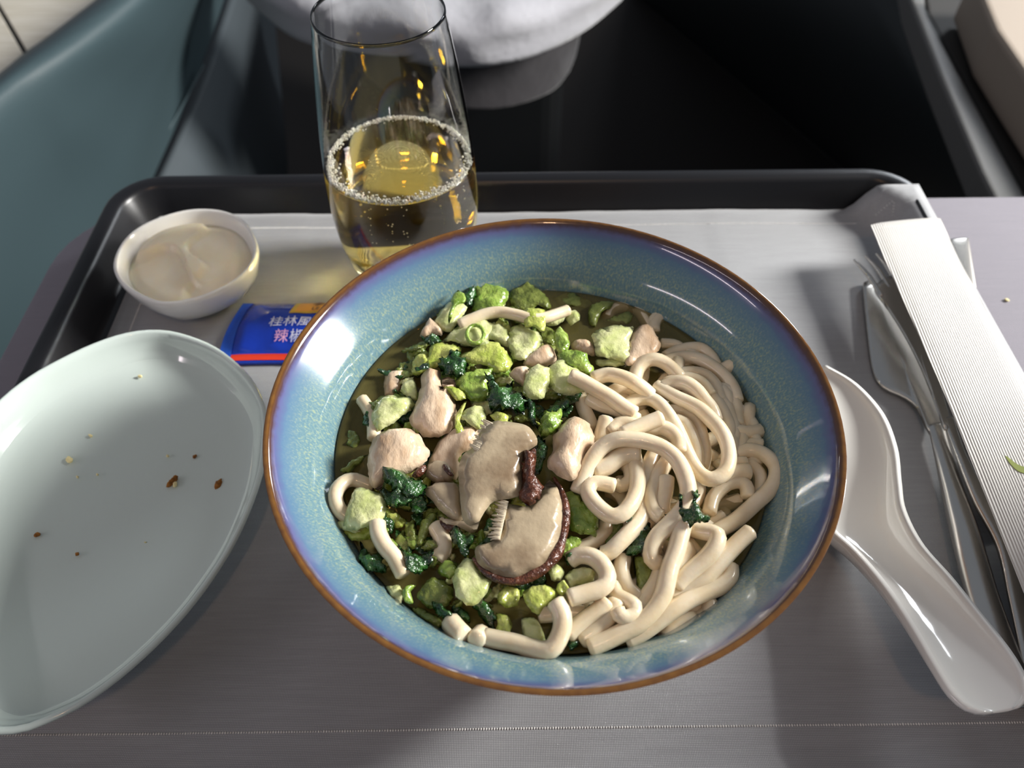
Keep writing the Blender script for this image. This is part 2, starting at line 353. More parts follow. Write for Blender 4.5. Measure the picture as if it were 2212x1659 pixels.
# seat shell, teal leather
seat = empty('seat_shell', P(150, 300, -.5), label='teal leather padded seat shell beside the cream wood panel', cat='seat')
loft('padded_shell', [
    [(-150, 270, -.10), (0, 157, -.10), (50, 116, -.10), (110, 73, -.10), (202, 3, -.10), (330, -95, -.10)],
    [(-140, 284, -.062), (8, 163, -.062), (62, 120, -.062), (122, 76, -.062), (216, 5, -.062), (340, -85, -.062)],
    [(-110, 335, -.068), (40, 202, -.068), (100, 160, -.068), (170, 112, -.068), (270, 34, -.068), (375, -60, -.068)],
    [(-80, 500, -.12), (80, 330, -.12), (150, 270, -.12), (230, 190, -.12), (340, 80, -.12), (430, -40, -.12)],
    [(-60, 720, -.20), (130, 480, -.20), (200, 400, -.20), (275, 310, -.20), (390, 130, -.20), (470, -30, -.20)],
    [(-40, 900, -.30), (190, 640, -.30), (260, 540, -.30), (325, 400, -.28), (425, 170, -.26), (495, -30, -.25)]], M['leather'], nu=40, nv=50, parent=seat, thick=.015)
loft('side_panel', [
    [(190, 640, -.31), (325, 400, -.29), (425, 170, -.27), (495, -30, -.26)],
    [(330, 640, -.37), (440, 420, -.35), (490, 190, -.33), (535, -30, -.32)],
    [(520, 640, -.56), (600, 420, -.55), (590, 190, -.53), (572, -30, -.50)]], M['leather2'], nu=24, nv=26, parent=seat, thick=.015)
V, F = tube([P(300, 395, -.285), P(350, 305, -.262), P(392, 232, -.249), P(440, 140, -.24)], .0016, n=6, step=.01)
obj('seam', V, F, M['leather'], seat)
# ottoman and the cloths on it
V, F = box(-.24, .08, .97, 1.35, -.72, -.24)
o = obj('footrest', V, F, M['black_trim'], smooth=False, label='black footrest block in the dark footwell under the white cloth', cat='footrest'); mod_bevel(o, .03, 4)
loft('white_cloth', [
    [(543, 0, -.17), (640, 77, -.17), (760, 108, -.17), (900, 129, -.17), (1010, 138, -.17), (1090, 132, -.17), (1170, 108, -.17), (1260, 62, -.17), (1335, 0, -.17)],
    [(520, -30, -.148), (630, 40, -.15), (760, 75, -.148), (900, 92, -.15), (1010, 100, -.147), (1090, 92, -.15), (1180, 66, -.148), (1275, 20, -.15), (1360, -40, -.15)],
    [(505, -70, -.125), (630, -10, -.122), (760, 15, -.127), (900, 30, -.12), (1010, 36, -.126), (1090, 26, -.12), (1190, 0, -.124), (1290, -35, -.12), (1375, -80, -.125)],
    [(495, -190, -.118), (630, -150, -.112), (760, -130, -.118), (900, -120, -.112), (1010, -120, -.118), (1090, -125, -.112), (1190, -140, -.118), (1290, -160, -.112), (1385, -200, -.118)]],
    M['white_cloth'], nu=60, nv=26, thick=.004, label='white cloth with a curved hem lying over the footrest', cat='cloth')
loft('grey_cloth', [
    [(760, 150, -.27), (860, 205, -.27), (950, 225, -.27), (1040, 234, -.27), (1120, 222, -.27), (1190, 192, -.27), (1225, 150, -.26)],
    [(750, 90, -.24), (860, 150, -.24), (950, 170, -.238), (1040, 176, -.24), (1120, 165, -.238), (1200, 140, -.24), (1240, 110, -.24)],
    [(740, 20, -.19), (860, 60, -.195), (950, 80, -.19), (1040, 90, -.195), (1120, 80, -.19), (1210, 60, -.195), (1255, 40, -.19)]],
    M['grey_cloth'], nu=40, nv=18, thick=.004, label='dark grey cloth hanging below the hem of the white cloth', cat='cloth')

# ------------------------------------------------------------------ table, tray, mat
ZT = -.0062
tb = empty('meal_table', (0, .15, -.03), label='fold-out meal table under a mauve grey cloth', cat='table')
def rrect(x0, x1, y0, y1, r, z, k=8):
    out = []
    for cx, cy, a0 in ((x1-r, y1-r, 0), (x0+r, y1-r, 90), (x0+r, y0+r, 180), (x1-r, y0+r, 270)):
        for i in range(k+1):
            a = math.radians(a0+90*i/k); out.append((cx+r*math.cos(a), cy+r*math.sin(a), z))
    return out
def rslab(x0, x1, y0, y1, r, z0, z1):
    V = rrect(x0, x1, y0, y1, r, z0) + rrect(x0, x1, y0, y1, r, z1); n = 36
    return V, [tuple(range(n))[::-1], tuple(range(n, 2*n))] + [(i, (i+1) % n, n+(i+1) % n, n+i) for i in range(n)]
V, F = rslab(-.222, .358, -.10, .3255, .045, -.03, ZT-.0013)
o = obj('table_top', V, F, M['charcoal'], tb, smooth=False); mod_bevel(o, .003)
V, F = box(.10, .16, .12, .18, -.72, -.03)
o = obj('support_post', V, F, M['charcoal'], tb, smooth=False); mod_bevel(o, .01)
V, F = rslab(-.2235, .3595, -.1015, .327, .046, ZT-.0012, ZT)
o = obj('tablecloth', V, F, M['cloth'], smooth=False, label='mauve grey tablecloth lying flat under the black tray', cat='tablecloth'); mod_bevel(o, .0005, 2)

TX0, TX1, TY0, TY1 = -.1945, .2035, .030, .3245
rings = [(.010, .014, ZT), (.010, .014, ZT), (.004, .020, .004), (.0, .024, .0132), (.0004, .0236, .0145), (.0016, .0226, .015), (.0062, .019, .015), (.0075, .018, .0140), (.0085, .017, .0125), (.0125, .013, .001), (.0135, .012, -.0018), (.0150, .011, -.0024)]
V = []
for ins, r, z in rings: V += rrect(TX0+ins, TX1-ins, TY0+ins, TY1-ins, r, z)
n = 36; F = grid_faces(len(rings), n, True); F.append(tuple(range(n))[::-1]); F.append(tuple(range((len(rings)-1)*n, len(rings)*n)))
obj('serving_tray', V, F, M['tray'], label='black plastic serving tray with a raised rounded rim', cat='tray')
def sstep(a, b, x):
    t = max(0, min(1, (x-a)/(b-a))); return t*t*(3-2*t)
def mat_z(x, y):
    z = -.0016 + .0006*math.sin(x*31+y*17) * (1 if abs(x) > .1 else .5)
    z += max(.0170*sstep(.182, .197, x), .0018*sstep(.300, .311, y), .0170*sstep(.182, .197, x + .9*(y-.296) if y > .296 else 0))
    z += .0015*sstep(.058, .05, y)
    return z
MX0, MX1, MY0, MY1 = -.1775, .2025, .0475, .3105
nx, ny = 96, 70; V = []
for j in range(ny):
    for i in range(nx):
        s, t = i/(nx-1), j/(ny-1)
        x = MX0+(MX1-MX0)*s; y = MY0+(MY1-MY0)*t
        y += (t-.5)*2*.0006*noise.noise(Vector((x*60, t, 0))) + .009*sstep(.15, .2, x)*t*0
        V.append((x, y, mat_z(x, y)))
mo = obj('tray_mat', V, grid_faces(ny, nx), M['mat'], label='grey woven tray mat with a white stitched border', cat='tray mat')
mod_solid(mo, .0005, 0)
def stitches(a, b, gap=.00082, r=.00036):
    a, b = Vector(a), Vector(b); L = (b-a).length; k = int(L/gap); t = (b-a).normalized(); s = Vector((-t.y, t.x)); V = []; F = []
    for i in range(k):
        p = a + t*(i+.5)*gap; z = mat_z(p.x, p.y) + .00035
        q = len(V); w = r*(.85+.3*random.random())
        for d, e, h in ((w*.75, 0, 0), (0, w*1.3, 0), (-w*.75, 0, 0), (0, -w*1.3, 0), (0, 0, .00035)):
            V.append((p.x+t.x*d+s.x*e, p.y+t.y*d+s.y*e, z+h))
        F += [(q, q+1, q+4), (q+1, q+2, q+4), (q+2, q+3, q+4), (q+3, q, q+4)]
    return V, F
SX0, SX1, SY0, SY1 = -.1685, .1885, .0648, .3015
for a, b in (((SX0, SY0), (SX1, SY0)), ((SX0, SY1), (SX1, SY1)), ((SX0, SY0), (SX0, SY1)), ((SX1, SY0), (SX1, SY1))):
    V, F = stitches(a, b); obj('hem_stitching', V, F, M['stitch'], mo, smooth=False, kind='stuff')

# ------------------------------------------------------------------ noodle bowl
BX, BY = .01265, .1375
inner = [(.0, .0075), (.020, .0078), (.034, .0105), (.045, .0165), (.0535, .026), (.0605, .0360), (.0655, .0440), (.0680, .049), (.0716, .0560), (.0756, .0604), (.0800, .0650), (.0820, .0675)]
lip = [(.0827, .0693), (.0833, .0700), (.0838, .0698), (.0840, .0690)]
outer = [(.0832, .0672), (.0800, .0622), (.0748, .0540), (.0695, .0450), (.0625, .0345), (.0560, .0245), (.0480, .0140), (.0400, .0075), (.034, .0060)]
bw = empty('noodle_bowl', (BX, BY, 0), label='deep blue-green glazed noodle bowl with a brown rim', cat='bowl')
def smooth_prof(p, n):
    return [(v.x, v.y) for v in catmull([Vector((a, b, 0)) for a, b in p], n)]
pin = smooth_prof(inner[1:] + lip, 44)
V, F = lathe(pin, BX, BY, 128); F = F[:-2] + [F[-2]]
obj('bowl_interior', V, F, M['glaze'], bw, base=Vector((BX, BY, 0)))
pou = [lip[-1]] + smooth_prof([lip[-1]]+outer, 24)[1:]
V, F = lathe(pou, BX, BY, 128); F = F[:-2] + [F[-1]]
obj('bowl_exterior', V, F, M['glaze_out'], bw, base=Vector((BX, BY, 0)))
V, F = lathe([(.0345, .0075), (.0360, .0072), (.0352, -.0008), (.0345, -.0010), (.0318, -.0010), (.0310, -.0004), (.0305, .0068)], BX, BY, 96)
obj('foot_ring', V, F, M['glaze_out'], bw)
ZB = .0490
pb = [(.0001, .0083), (.0195, .0086)] + [(r-.0006, z+.0005) for r, z in inner[2:6]] + [(.0648, .0440), (.0674, .0486), (.0672, ZB-.0001), (.0660, ZB-.0005), (.06, ZB-.0006), (.03, ZB-.0006), (.0001, ZB-.0006)]
V, F = lathe(pb, BX, BY, 96)
obj('broth', V, F, M['broth'], label='clear golden broth filling the noodle bowl', cat='broth')

# ------------------------------------------------------------------ food in the bowl
CR = {'A': (700, 560), 'B': (1180, 560), 'C': (700, 900), 'D': (1180, 900), 'E': (700, 1100), 'F': (1180, 1100)}
K = 4.254
def cpt(c, x, y): return CR[c][0]+x/K, CR[c][1]+y/K
NG = 'noodle strands in the soup'
def noodle(label, segs, r=.00235):
    pts = []
    for c, zs, pl in segs:
        z0, z1 = zs if isinstance(zs, tuple) else (zs, zs)
        for i, (x, y) in enumerate(pl):
            u, v = cpt(c, x, y); pts.append(P(u, v, ZB + (z0 + (z1-z0)*i/max(1, len(pl)-1))*.001))
    V, F = tube(pts, r*.93)
    obj('noodle', V, F, M['noodle'], label=label, cat='noodle', group=NG)
LN = 'thick cream-white rice noodle strand tangled in the noodle mound'
LS = 'rice noodle strand half sunk in broth at the edge of the noodle mound'
N = noodle
LA = 'noodle strand curving between the pink chicken slice and the bowl wall'
LB = 'noodle strand lying inside the wide hairpin noodle'
LC = 'noodle strand under the long bright noodle with the cut end'
LD = 'noodle strand packed between the wide hairpin noodle and the bowl wall'
LE = 'noodle strand hanging below the big noodle arch'
LF = 'noodle strand among the parallel ends by the front noodle hook'
N('submerged noodle loop beside the pale leaf behind the noodle mound', [('B', -2.5, [(560, 540), (590, 480), (670, 440), (780, 440), (860, 490), (905, 560), (950, 640)])])
N('submerged noodle hook standing out against the bowl wall behind the chicken slice', [('B', (-1, -2.5), [(990, 660), (1000, 580), (1070, 525), (1160, 550), (1230, 615), (1300, 690)])])
N(LS, [('B', -1.5, [(990, 640), (980, 570), (1040, 510), (1140, 475)])], .0022)
N(LS, [('B', (-2, .5), [(1470, 1060), (1580, 1025), (1650, 1005), (1715, 965)])], .0027)
N(LS, [('B', -1, [(1060, 780), (1180, 790), (1280, 850), (1380, 900)])])
N(LS, [('B', -.5, [(1090, 900), (1190, 850), (1300, 820), (1420, 820), (1510, 890), (1560, 980)])])
N(LA, [('B', (0, .5), [(1080, 950), (1250, 905), (1400, 920), (1530, 990), (1640, 1080), (1715, 1190), (1750, 1300)])], .0026)
N('arched noodle rising beside the pink chicken slice', [('B', (2, 4), [(810, 1110), (845, 1000), (925, 935)]), ('B', (4.5, 2.5), [(1010, 922), (1100, 960), (1180, 1030), (1230, 1090)])], .0026)
N(LA, [('B', 1, [(1200, 1050), (1350, 1040), (1460, 1070), (1540, 1140), (1580, 1220), (1600, 1300)])])
N(LA, [('B', 2.2, [(1100, 1140), (1230, 1095), (1350, 1100), (1450, 1155), (1520, 1250)])])
N('broad bright noodle arching over the top of the noodle mound', [('B', (4, 6.5), [(1060, 1185), (1170, 1140), (1280, 1140)]), ('B', (6.5, 3), [(1380, 1205), (1450, 1290), (1520, 1380), (1555, 1480)])], .0027)
N('short noodle leaning over the pale cabbage beside the chicken', [('B', (6, 8), [(430, 1100), (560, 1062), (680, 1080)]), ('B', (8, 4.5), [(800, 1130), (890, 1190), (955, 1250)])], .0027)
N('long bright noodle with its cut end on the pale cabbage', [('B', (10.5, 7), [(225, 1070), (330, 1120), (450, 1190), (570, 1260), (690, 1345), (810, 1420)])], .0027)
N('long noodle winding in a wide hairpin over the middle of the mound', [('B', (3, 6), [(730, 1345), (850, 1288), (960, 1285), (1050, 1340), (1120, 1430), (1180, 1530), (1235, 1640)]),
   ('D', (7, 9), [(1290, 330), (1350, 445), (1430, 540), (1530, 575), (1640, 510)]), ('D', (9, 8), [(1680, 380), (1655, 230), (1590, 110)]), ('B', (7, 4), [(1510, 1470), (1420, 1385), (1320, 1325), (1200, 1270), (1100, 1215), (1010, 1165)])], .0026)
N(LB, [('B', 2.5, [(1140, 1395), (1250, 1390), (1350, 1450), (1405, 1540)]), ('D', 3, [(1440, 220), (1455, 350), (1430, 460)])])
N(LB, [('B', 4, [(1190, 1480), (1270, 1510), (1320, 1590)]), ('D', 4.5, [(1350, 220), (1385, 320), (1390, 460)])])
N(LC, [('B', 4.5, [(390, 1280), (500, 1335), (620, 1370), (740, 1420), (830, 1480)])], .0026)
N(LC, [('B', 2.5, [(560, 1250), (660, 1190), (770, 1190), (860, 1250)])])
N(LC, [('B', 2, [(320, 1240), (345, 1370), (400, 1490), (420, 1560)])], .0026)
N('straight flat-cut noodle end crossing above the big noodle arch', [('D', (9, 10), [(700, 165), (850, 95), (960, 50), (1055, 15)])], .0027)
N('upright noodle stub beside the tall chicken piece', [('D', (7, 4), [(555, 15), (525, 120), (485, 250)])], .0027)
N('noodle bending round to a blunt cut end inside the mound', [('D', (6, 8), [(585, 140), (660, 75), (760, 65), (860, 110), (960, 110), (1060, 100), (1160, 150), (1215, 230), (1225, 330)])], .0026)
N(LD, [('B', 0, [(1600, 1195), (1680, 1215), (1720, 1300), (1750, 1400), (1750, 1520)])], .0026)
N(LD, [('B', 1, [(1470, 1220), (1570, 1320), (1640, 1440), (1680, 1560), (1660, 1680)])], .0026)
N(LD, [('B', -.5, [(1780, 1380), (1850, 1460), (1905, 1550), (1910, 1640), (1940, 1700)])])
N(LD, [('B', .5, [(1560, 1240), (1640, 1330), (1700, 1450), (1730, 1600), (1690, 1720)])])
N('thick bright noodle making the big arch over the middle of the noodle mound', [('D', (6, 12), [(290, 690), (335, 570), (395, 430), (470, 320), (560, 245), (680, 205)]), ('D', (12, 11), [(820, 210), (960, 240), (1080, 290), (1180, 370), (1245, 470), (1290, 590)]),
   ('D', (10, 4), [(1305, 700), (1280, 810), (1200, 920), (1110, 1010), (1020, 1100), (965, 1210), (970, 1310), (1030, 1350)])], .0027)
N(LE, [('D', (6, 8), [(440, 500), (560, 455), (660, 380), (760, 345), (850, 340)])], .0031)
N(LE, [('D', 4.5, [(720, 420), (770, 500), (765, 590), (690, 640), (640, 620)])])
N('noodle curled into a low loop beside the bright green stem', [('D', (7, 9), [(620, 640), (520, 615), (430, 615), (382, 680), (420, 765), (500, 850), (600, 912), (700, 890)]), ('D', (9, 5), [(780, 800), (830, 690), (842, 560), (820, 440), (800, 350)])], .0026)
N(LE, [('D', 5, [(1000, 330), (950, 430), (915, 540), (900, 650), (890, 720)])], .0026)
N(LE, [('D', 6, [(1110, 410), (1040, 520), (985, 640), (960, 760), (985, 870), (1050, 920)])], .0026)
N('short noodle piece with a slanted cut end standing in the tangle', [('D', (8, 5), [(1105, 560), (1095, 680), (1065, 800), (1070, 880)])], .0026)
N(LN, [('D', (4, 6), [(870, 700), (885, 860), (840, 980), (740, 1090)]), ('D', (6, 4), [(650, 1180), (585, 1240), (530, 1260)])], .0027)
N(LS, [('D', .5, [(555, 940), (540, 1060), (440, 1150), (330, 1205), (240, 1235)])])
N('noodle looping out against the bowl wall away from the mound', [('D', (0, 2), [(1740, 340), (1850, 308), (1960, 328), (2060, 395), (2115, 490), (2100, 600)]), ('D', (2, 1), [(2030, 700), (1930, 790), (1820, 890), (1720, 970), (1610, 1030), (1520, 1080)])], .0026)
N(LN, [('D', .5, [(1500, 880), (1530, 760), (1590, 680), (1680, 615), (1780, 600), (1840, 650), (1850, 740)])])
N(LS, [('D', -1.5, [(1870, 430), (1960, 540), (1965, 680), (1930, 800)])])
N('frayed noodle end beside the wide hairpin noodle', [('D', 1.5, [(1600, 570), (1700, 520), (1860, 505)])], .0029)
N(LN, [('D', .5, [(1640, 470), (1730, 430), (1835, 430)])])
N(LD, [('D', 0, [(1700, 100), (1770, 130), (1800, 220), (1760, 320), (1690, 380)])])
N(LS, [('D', -.5, [(1830, 280), (1900, 250), (1975, 265)])])
N('bent noodle with a squared elbow below the dark green leaf', [('D', (5, 8), [(1290, 1010), (1420, 1050), (1510, 1070), (1570, 1095)]), ('D', (8, 4), [(1560, 1180), (1480, 1290), (1380, 1380), (1270, 1470), (1190, 1560)])], .0027)
N('long noodle running from below the dark green leaf down along the bowl wall', [('D', (8, 7), [(1260, 990), (1225, 1120), (1190, 1250), (1140, 1380), (1110, 1500)]), ('F', (6, 2), [(1075, 790), (990, 930), (860, 1050), (700, 1130), (560, 1200), (400, 1270)])], .0027)
N('straight noodle with its blunt end raised beside the bowl wall', [('D', (7, 4.5), [(1875, 1055), (1790, 1130), (1700, 1220), (1600, 1330), (1510, 1430)]), ('F', (4, 2), [(1430, 670), (1300, 745), (1140, 800)])], .0026)
N('long noodle lying along the bowl wall beside the raised blunt-ended noodle', [('F', (2, 4), [(1690, 530), (1680, 630), (1590, 710), (1460, 765), (1300, 840)]), ('F', (4, 1), [(1150, 935), (1000, 1045), (880, 1130), (740, 1200)])], .0027)
N(LN, [('D', 3, [(880, 1010), (950, 955), (1040, 955), (1110, 1010)])])
N('noodle hook curling over the green stem slice beside the mushroom', [('F', (4, 8), [(220, 470), (300, 425), (400, 430), (490, 485), (555, 580)]), ('F', (8, 8), [(555, 670), (490, 735), (360, 775), (215, 815)])], .0027)
N(LF, [('F', 2, [(710, 440), (690, 560), (720, 680), (790, 770), (860, 830)])], .0026)
N('small noodle curl beside the row of parallel noodle ends', [('F', (2, 5), [(620, 700), (650, 790), (740, 840), (810, 890)]), ('F', (5, 6), [(810, 960), (740, 1000), (680, 980), (650, 925)])])
N(LF, [('F', (5, 2), [(555, 850), (480, 930), (380, 1000), (280, 1080), (200, 1160)])], .0027)
N(LF, [('F', (4, 1), [(650, 850), (600, 950), (500, 1060), (400, 1140), (320, 1200)])], .0028)
N(LF, [('F', 1, [(-60, 975), (60, 965), (200, 940), (340, 960)])])
N('bright noodle hook curving up from the front of the bowl wall', [('E', (2, 4), [(1480, 1175), (1600, 1200), (1760, 1230), (1900, 1275)]), ('E', (5, 9), [(2010, 1300), (2095, 1280), (2155, 1190), (2190, 1080), (2185, 960), (2125, 850)])], .0027)
N('short noodle stub resting against the bowl wall', [('E', (2, 4), [(1165, 1040), (1205, 1090), (1275, 1165)])], .0030)
N('small round noodle end poking out beside the noodle stub', [('E', (1, 4), [(1450, 1140), (1420, 1170), (1400, 1195)])], .0028)
N('pale noodle loop beside the pale stem chunk at the bowl wall', [('C', (1, 4), [(440, 640), (360, 610), (270, 580), (180, 605), (112, 690)]), ('C', (4, 2), [(112, 790), (160, 880), (220, 930)])], .0024)
N('pale noodle hanging down from under the big pale stem chunk', [('C', (5, 3), [(490, 970), (500, 1070), (560, 1190), (640, 1280), (690, 1370), (730, 1450)])], .0026)
N('grey-white noodle lying between the dark leaves below the mushroom', [('C', (2, .5), [(1020, 1000), (1075, 1090), (1105, 1200), (1050, 1310)])], .0028)
N('thin pale noodle lying across the chopped greens', [('A', (5, 6.5), [(1250, 600), (1340, 560), (1480, 505), (1620, 485), (1760, 510), (1900, 545)]), ('A', (6, 4), [(2020, 540), (2120, 510), (2240, 470)])], .0023)
N('noodle half sunk in broth beside the pale stem chunk', [('A', (0, 1.5), [(350, 1290), (410, 1380), (450, 1490), (460, 1640)])], .0024)
N(LF, [('F', 2.5, [(1060, 560), (1000, 690), (930, 800), (870, 920)])], .0026)
N(LN, [('F', 4, [(1240, 330), (1300, 390), (1260, 480), (1200, 560)])], .0029)
N(LN, [('D', 2, [(1290, 1150), (1370, 1250), (1420, 1330)])])
# deeper strands that show between the others
def in_noodles(u, v):
    return ((u-1470)/175)**2 + ((v-960)/205)**2 < 1 or ((u-1400)/190)**2 + ((v-1210)/185)**2 < 1
cnt = 0
while cnt < 46:
    u, v = random.uniform(1270, 1650), random.uniform(780, 1390)
    if not in_noodles(u, v): continue
    a0 = random.uniform(0, 6.28); rad = random.uniform(40, 110); sw = random.uniform(1.2, 3.0); sg = random.choice((-1, 1)); zz = random.uniform(-3.2, .2)
    pts = []
    for i in range(7):
        a = a0+sg*sw*i/6; uu = u+rad*(math.cos(a)-math.cos(a0+sg*sw/2)); vv = v+rad*.85*(math.sin(a)-math.sin(a0+sg*sw/2))
        if in_noodles(uu, vv): pts.append(P(uu, vv, ZB+(zz+.8*math.sin(i))*.001))
    if len(pts) < 4: continue
    V, F = tube(pts, .0024, step=.002, n=9)
    obj('noodle', V, F, M['noodle'], label='rice noodle strand deep under the top noodles of the mound', cat='noodle', group='noodle strands below the top layer'); cnt += 1

# chopped greens: (crop, material, height mm, half thickness mm, dome mm, wrinkle mm, label, outline)
GG = 'chopped greens in the soup'
def piece(name, c, m, z, th, dome, amp, label, pl, cat='vegetable', group=GG, freq=330, tilt=(0, 0), parent=None, n=36, sharp=4, jag=.05, fold=0, bend=0, corner=0):
    px = [cpt(c, x, y) for x, y in pl]
    if cat == 'vegetable' and parent is None:
        mu, mv = sum(p[0] for p in px)/len(px), sum(p[1] for p in px)/len(px); px = [(mu+(u-mu)*1.08, mv+(v-mv)*1.08) for u, v in px]
    kw = dict(label=label, cat=cat, group=group) if parent is None else {}
    return pillow(name, px, ZB+z*.001, th*.001, M[m], dome=dome*.001, amp=amp*.001, freq=freq, tilt=tilt, n=n, sharp=sharp, jag=jag, fold=fold*.001, bend=bend*.001, corner=corner, parent=parent, **kw)
def leaf(c, m, z, label, pl, th=.35, dome=.8, amp=1.0): return piece('leaf_piece', c, m, z, th*.8, dome, amp, label, pl, freq=520, jag=.22, n=64, fold=.9, corner=.6)
def stem(c, m, z, label, pl, th=1.5, dome=.8, amp=.5, tilt=(0, 0)): return piece('stem_piece', c, m, z, th*.62, dome*.35, .35+amp*.6, label, pl, tilt=tilt, n=56, sharp=14, jag=.07, bend=1.3, corner=.7, freq=420, fold=.18 if th > .95 else .35)
s0 = stem('A', 'pale', 3.5, 'pale stem chunk with a bright green leaf strip on top', [(1020, 560), (1100, 450), (1200, 370), (1280, 400), (1310, 440), (1230, 570), (1170, 650), (1060, 640)])
piece('leaf_strip', 'A', 'green', 6.2, .4, .2, .6, None, [(1150, 590), (1140, 520), (1175, 420), (1165, 370), (1230, 280), (1300, 340), (1290, 395), (1215, 425), (1185, 500)], parent=s0)
leaf('A', 'dark', 3, 'dark leaf tip leaning on the bowl wall behind the greens', [(1265, 310), (1340, 255), (1400, 300), (1385, 370), (1340, 440), (1295, 390)])
stem('A', 'green', 2.5, 'mid green leafy clump against the bowl wall', [(1350, 270), (1450, 210), (1560, 210), (1650, 250), (1690, 330), (1650, 400), (1600, 460), (1500, 490), (1400, 480), (1370, 420), (1400, 340)], th=1.5, dome=2, amp=2)
stem('A', 'olive', 1.5, 'olive green leaf lump beside the mid green clump', [(1710, 340), (1760, 270), (1880, 225), (2000, 300), (2080, 400), (2050, 460), (1960, 430), (1850, 470), (1760, 460)], th=1.2, dome=2, amp=1.6)
stem('A', 'yellow', 7.5, 'yellow-green square leaf tab folded over the thin pale noodle', [(1850, 440), (1930, 430), (2020, 460), (2030, 600), (2010, 670), (1930, 610), (1850, 610)], th=.7, dome=.3, amp=.5)
s1 = stem('A', 'pale', 4, 'pale stem slice carrying a round green ring', [(1100, 740), (1180, 650), (1280, 600), (1420, 560), (1500, 570), (1560, 640), (1530, 720), (1420, 790), (1280, 780), (1150, 740)])
V, F = tube([P(*cpt('A', 1390+78*math.cos(a), 690+85*math.sin(a)), ZB+.0066) for a in [i*.5236 for i in range(13)]], .0007, n=8)
obj('stem_ring', V, F, M['green'], s1)
stem('A', 'pale', 3.5, 'pale green piece tucked beside the ringed stem slice', [(1500, 580), (1620, 600), (1710, 700), (1700, 800), (1600, 760), (1510, 730)])
stem('A', 'yellow', 6, 'pale yellow cupped leaf base in the middle of the greens', [(1250, 870), (1380, 830), (1480, 760), (1580, 770), (1660, 850), (1715, 940), (1650, 1020), (1560, 1030), (1500, 970), (1360, 955), (1280, 920)], th=1.1, dome=1.5, amp=.6)
stem('A', 'pale', 4.5, 'translucent pale leaf piece beside the round mushroom slice', [(1720, 640), (1820, 610), (1950, 650), (2000, 740), (1960, 830), (1860, 920), (1750, 900), (1700, 800)], th=.9, dome=1, amp=1.2)
stem('A', 'olive', .5, 'olive leaf half sunk in broth beside the chicken', [(760, 840), (860, 770), (930, 750), (1000, 770), (900, 850), (850, 880), (820, 960), (780, 930)], th=.8, amp=1)
stem('A', 'yellow', 4.5, 'bright yellow-green wilted leaf with a dark tip', [(1000, 780), (1080, 760), (1200, 790), (1250, 830), (1200, 890), (1100, 940), (1010, 980), (970, 1000), (955, 920), (980, 840)], th=.9, dome=1.2, amp=1.2)
stem('A', 'yellow', 3, 'yellow-green leaf fold above the chicken piece with two stubs', [(820, 940), (900, 860), (960, 850), (970, 940), (960, 1010), (900, 1040), (860, 1060), (810, 1030)], th=.9, dome=1, amp=1.2)
leaf('A', 'dark', 5, 'small dark leaf on the ridge of the bright wilted leaf', [(930, 720), (1000, 705), (1090, 750), (1000, 785), (940, 760)])
leaf('A', 'dark', 4.5, 'dark crumpled leaf clump behind the chicken piece with two stubs', [(1060, 960), (1130, 890), (1220, 860), (1300, 900), (1320, 980), (1290, 1060), (1180, 1080), (1100, 1050)], th=.9, dome=1.5, amp=2.2)
leaf('A', 'dark', 5, 'dark sliver lying along the yellow-green leaf fold', [(830, 1005), (900, 985), (955, 980), (960, 1010), (860, 1025)], dome=.3, amp=.4)
stem('A', 'green', 5, 'curved green stem block with a pale cut edge', [(1230, 1090), (1320, 1040), (1480, 1010), (1560, 1030), (1510, 1100), (1500, 1200), (1470, 1280), (1360, 1300), (1290, 1240), (1230, 1170)], th=1.8, dome=1.2)
leaf('A', 'dark', 6.5, 'dark green curled leaf clump above the big mushroom slice', [(1480, 1060), (1560, 1080), (1580, 1160), (1650, 1180), (1740, 1110), (1720, 1200), (1830, 1240), (1875, 1290), (1850, 1370), (1750, 1400), (1640, 1390), (1540, 1360), (1500, 1280), (1520, 1200)], th=.8, dome=1.5, amp=2.4)
stem('A', 'yellow', 6.5, 'small bright green tip above the mushroom stem', [(1530, 1430), (1620, 1400), (1690, 1430), (1680, 1510), (1620, 1550), (1580, 1490)], th=.7)
stem('A', 'yellow', 6, 'pale yellow leaf scrap on the chicken edge', [(1110, 1180), (1200, 1170), (1290, 1230), (1300, 1280), (1220, 1300), (1170, 1250)], th=.7)
stem('A', 'pale', 6, 'knobby pale stem chunk above the mushroom gills', [(1250, 1440), (1300, 1370), (1400, 1350), (1480, 1400), (1480, 1500), (1420, 1550), (1310, 1500)], th=1.6, amp=1.2)
stem('A', 'yellow', 6, 'narrow pale green strip lying down the chicken piece', [(1210, 1430), (1280, 1320), (1310, 1310), (1270, 1420), (1250, 1490), (1285, 1560), (1230, 1615), (1205, 1540)], th=.6, dome=.3)
stem('A', 'pale', 4, 'big pale green stem chunk beside the noodle at the bowl wall', [(440, 1450), (500, 1310), (600, 1270), (780, 1270), (830, 1300), (780, 1390), (700, 1450), (600, 1520), (500, 1560)], th=1.8, dome=1)
stem('A', 'pale', 2.5, 'pale stem bit behind the big pale chunk', [(700, 1200), (770, 1110), (830, 1100), (850, 1200), (850, 1290), (760, 1250)])
stem('A', 'pale', 8, 'smooth pale stem chunk standing beside the long bright noodle', [(1840, 1150), (1880, 1000), (1960, 970), (2060, 1010), (2060, 1150), (2000, 1270), (1900, 1270), (1840, 1210)], th=2, dome=1)
stem('B', 'pale', 7, 'pale cabbage piece under the cut end of the long bright noodle', [(10, 1010), (130, 920), (240, 990), (390, 1080), (470, 1110), (330, 1200), (180, 1240), (50, 1180)], th=1.1, dome=1.6, amp=1)
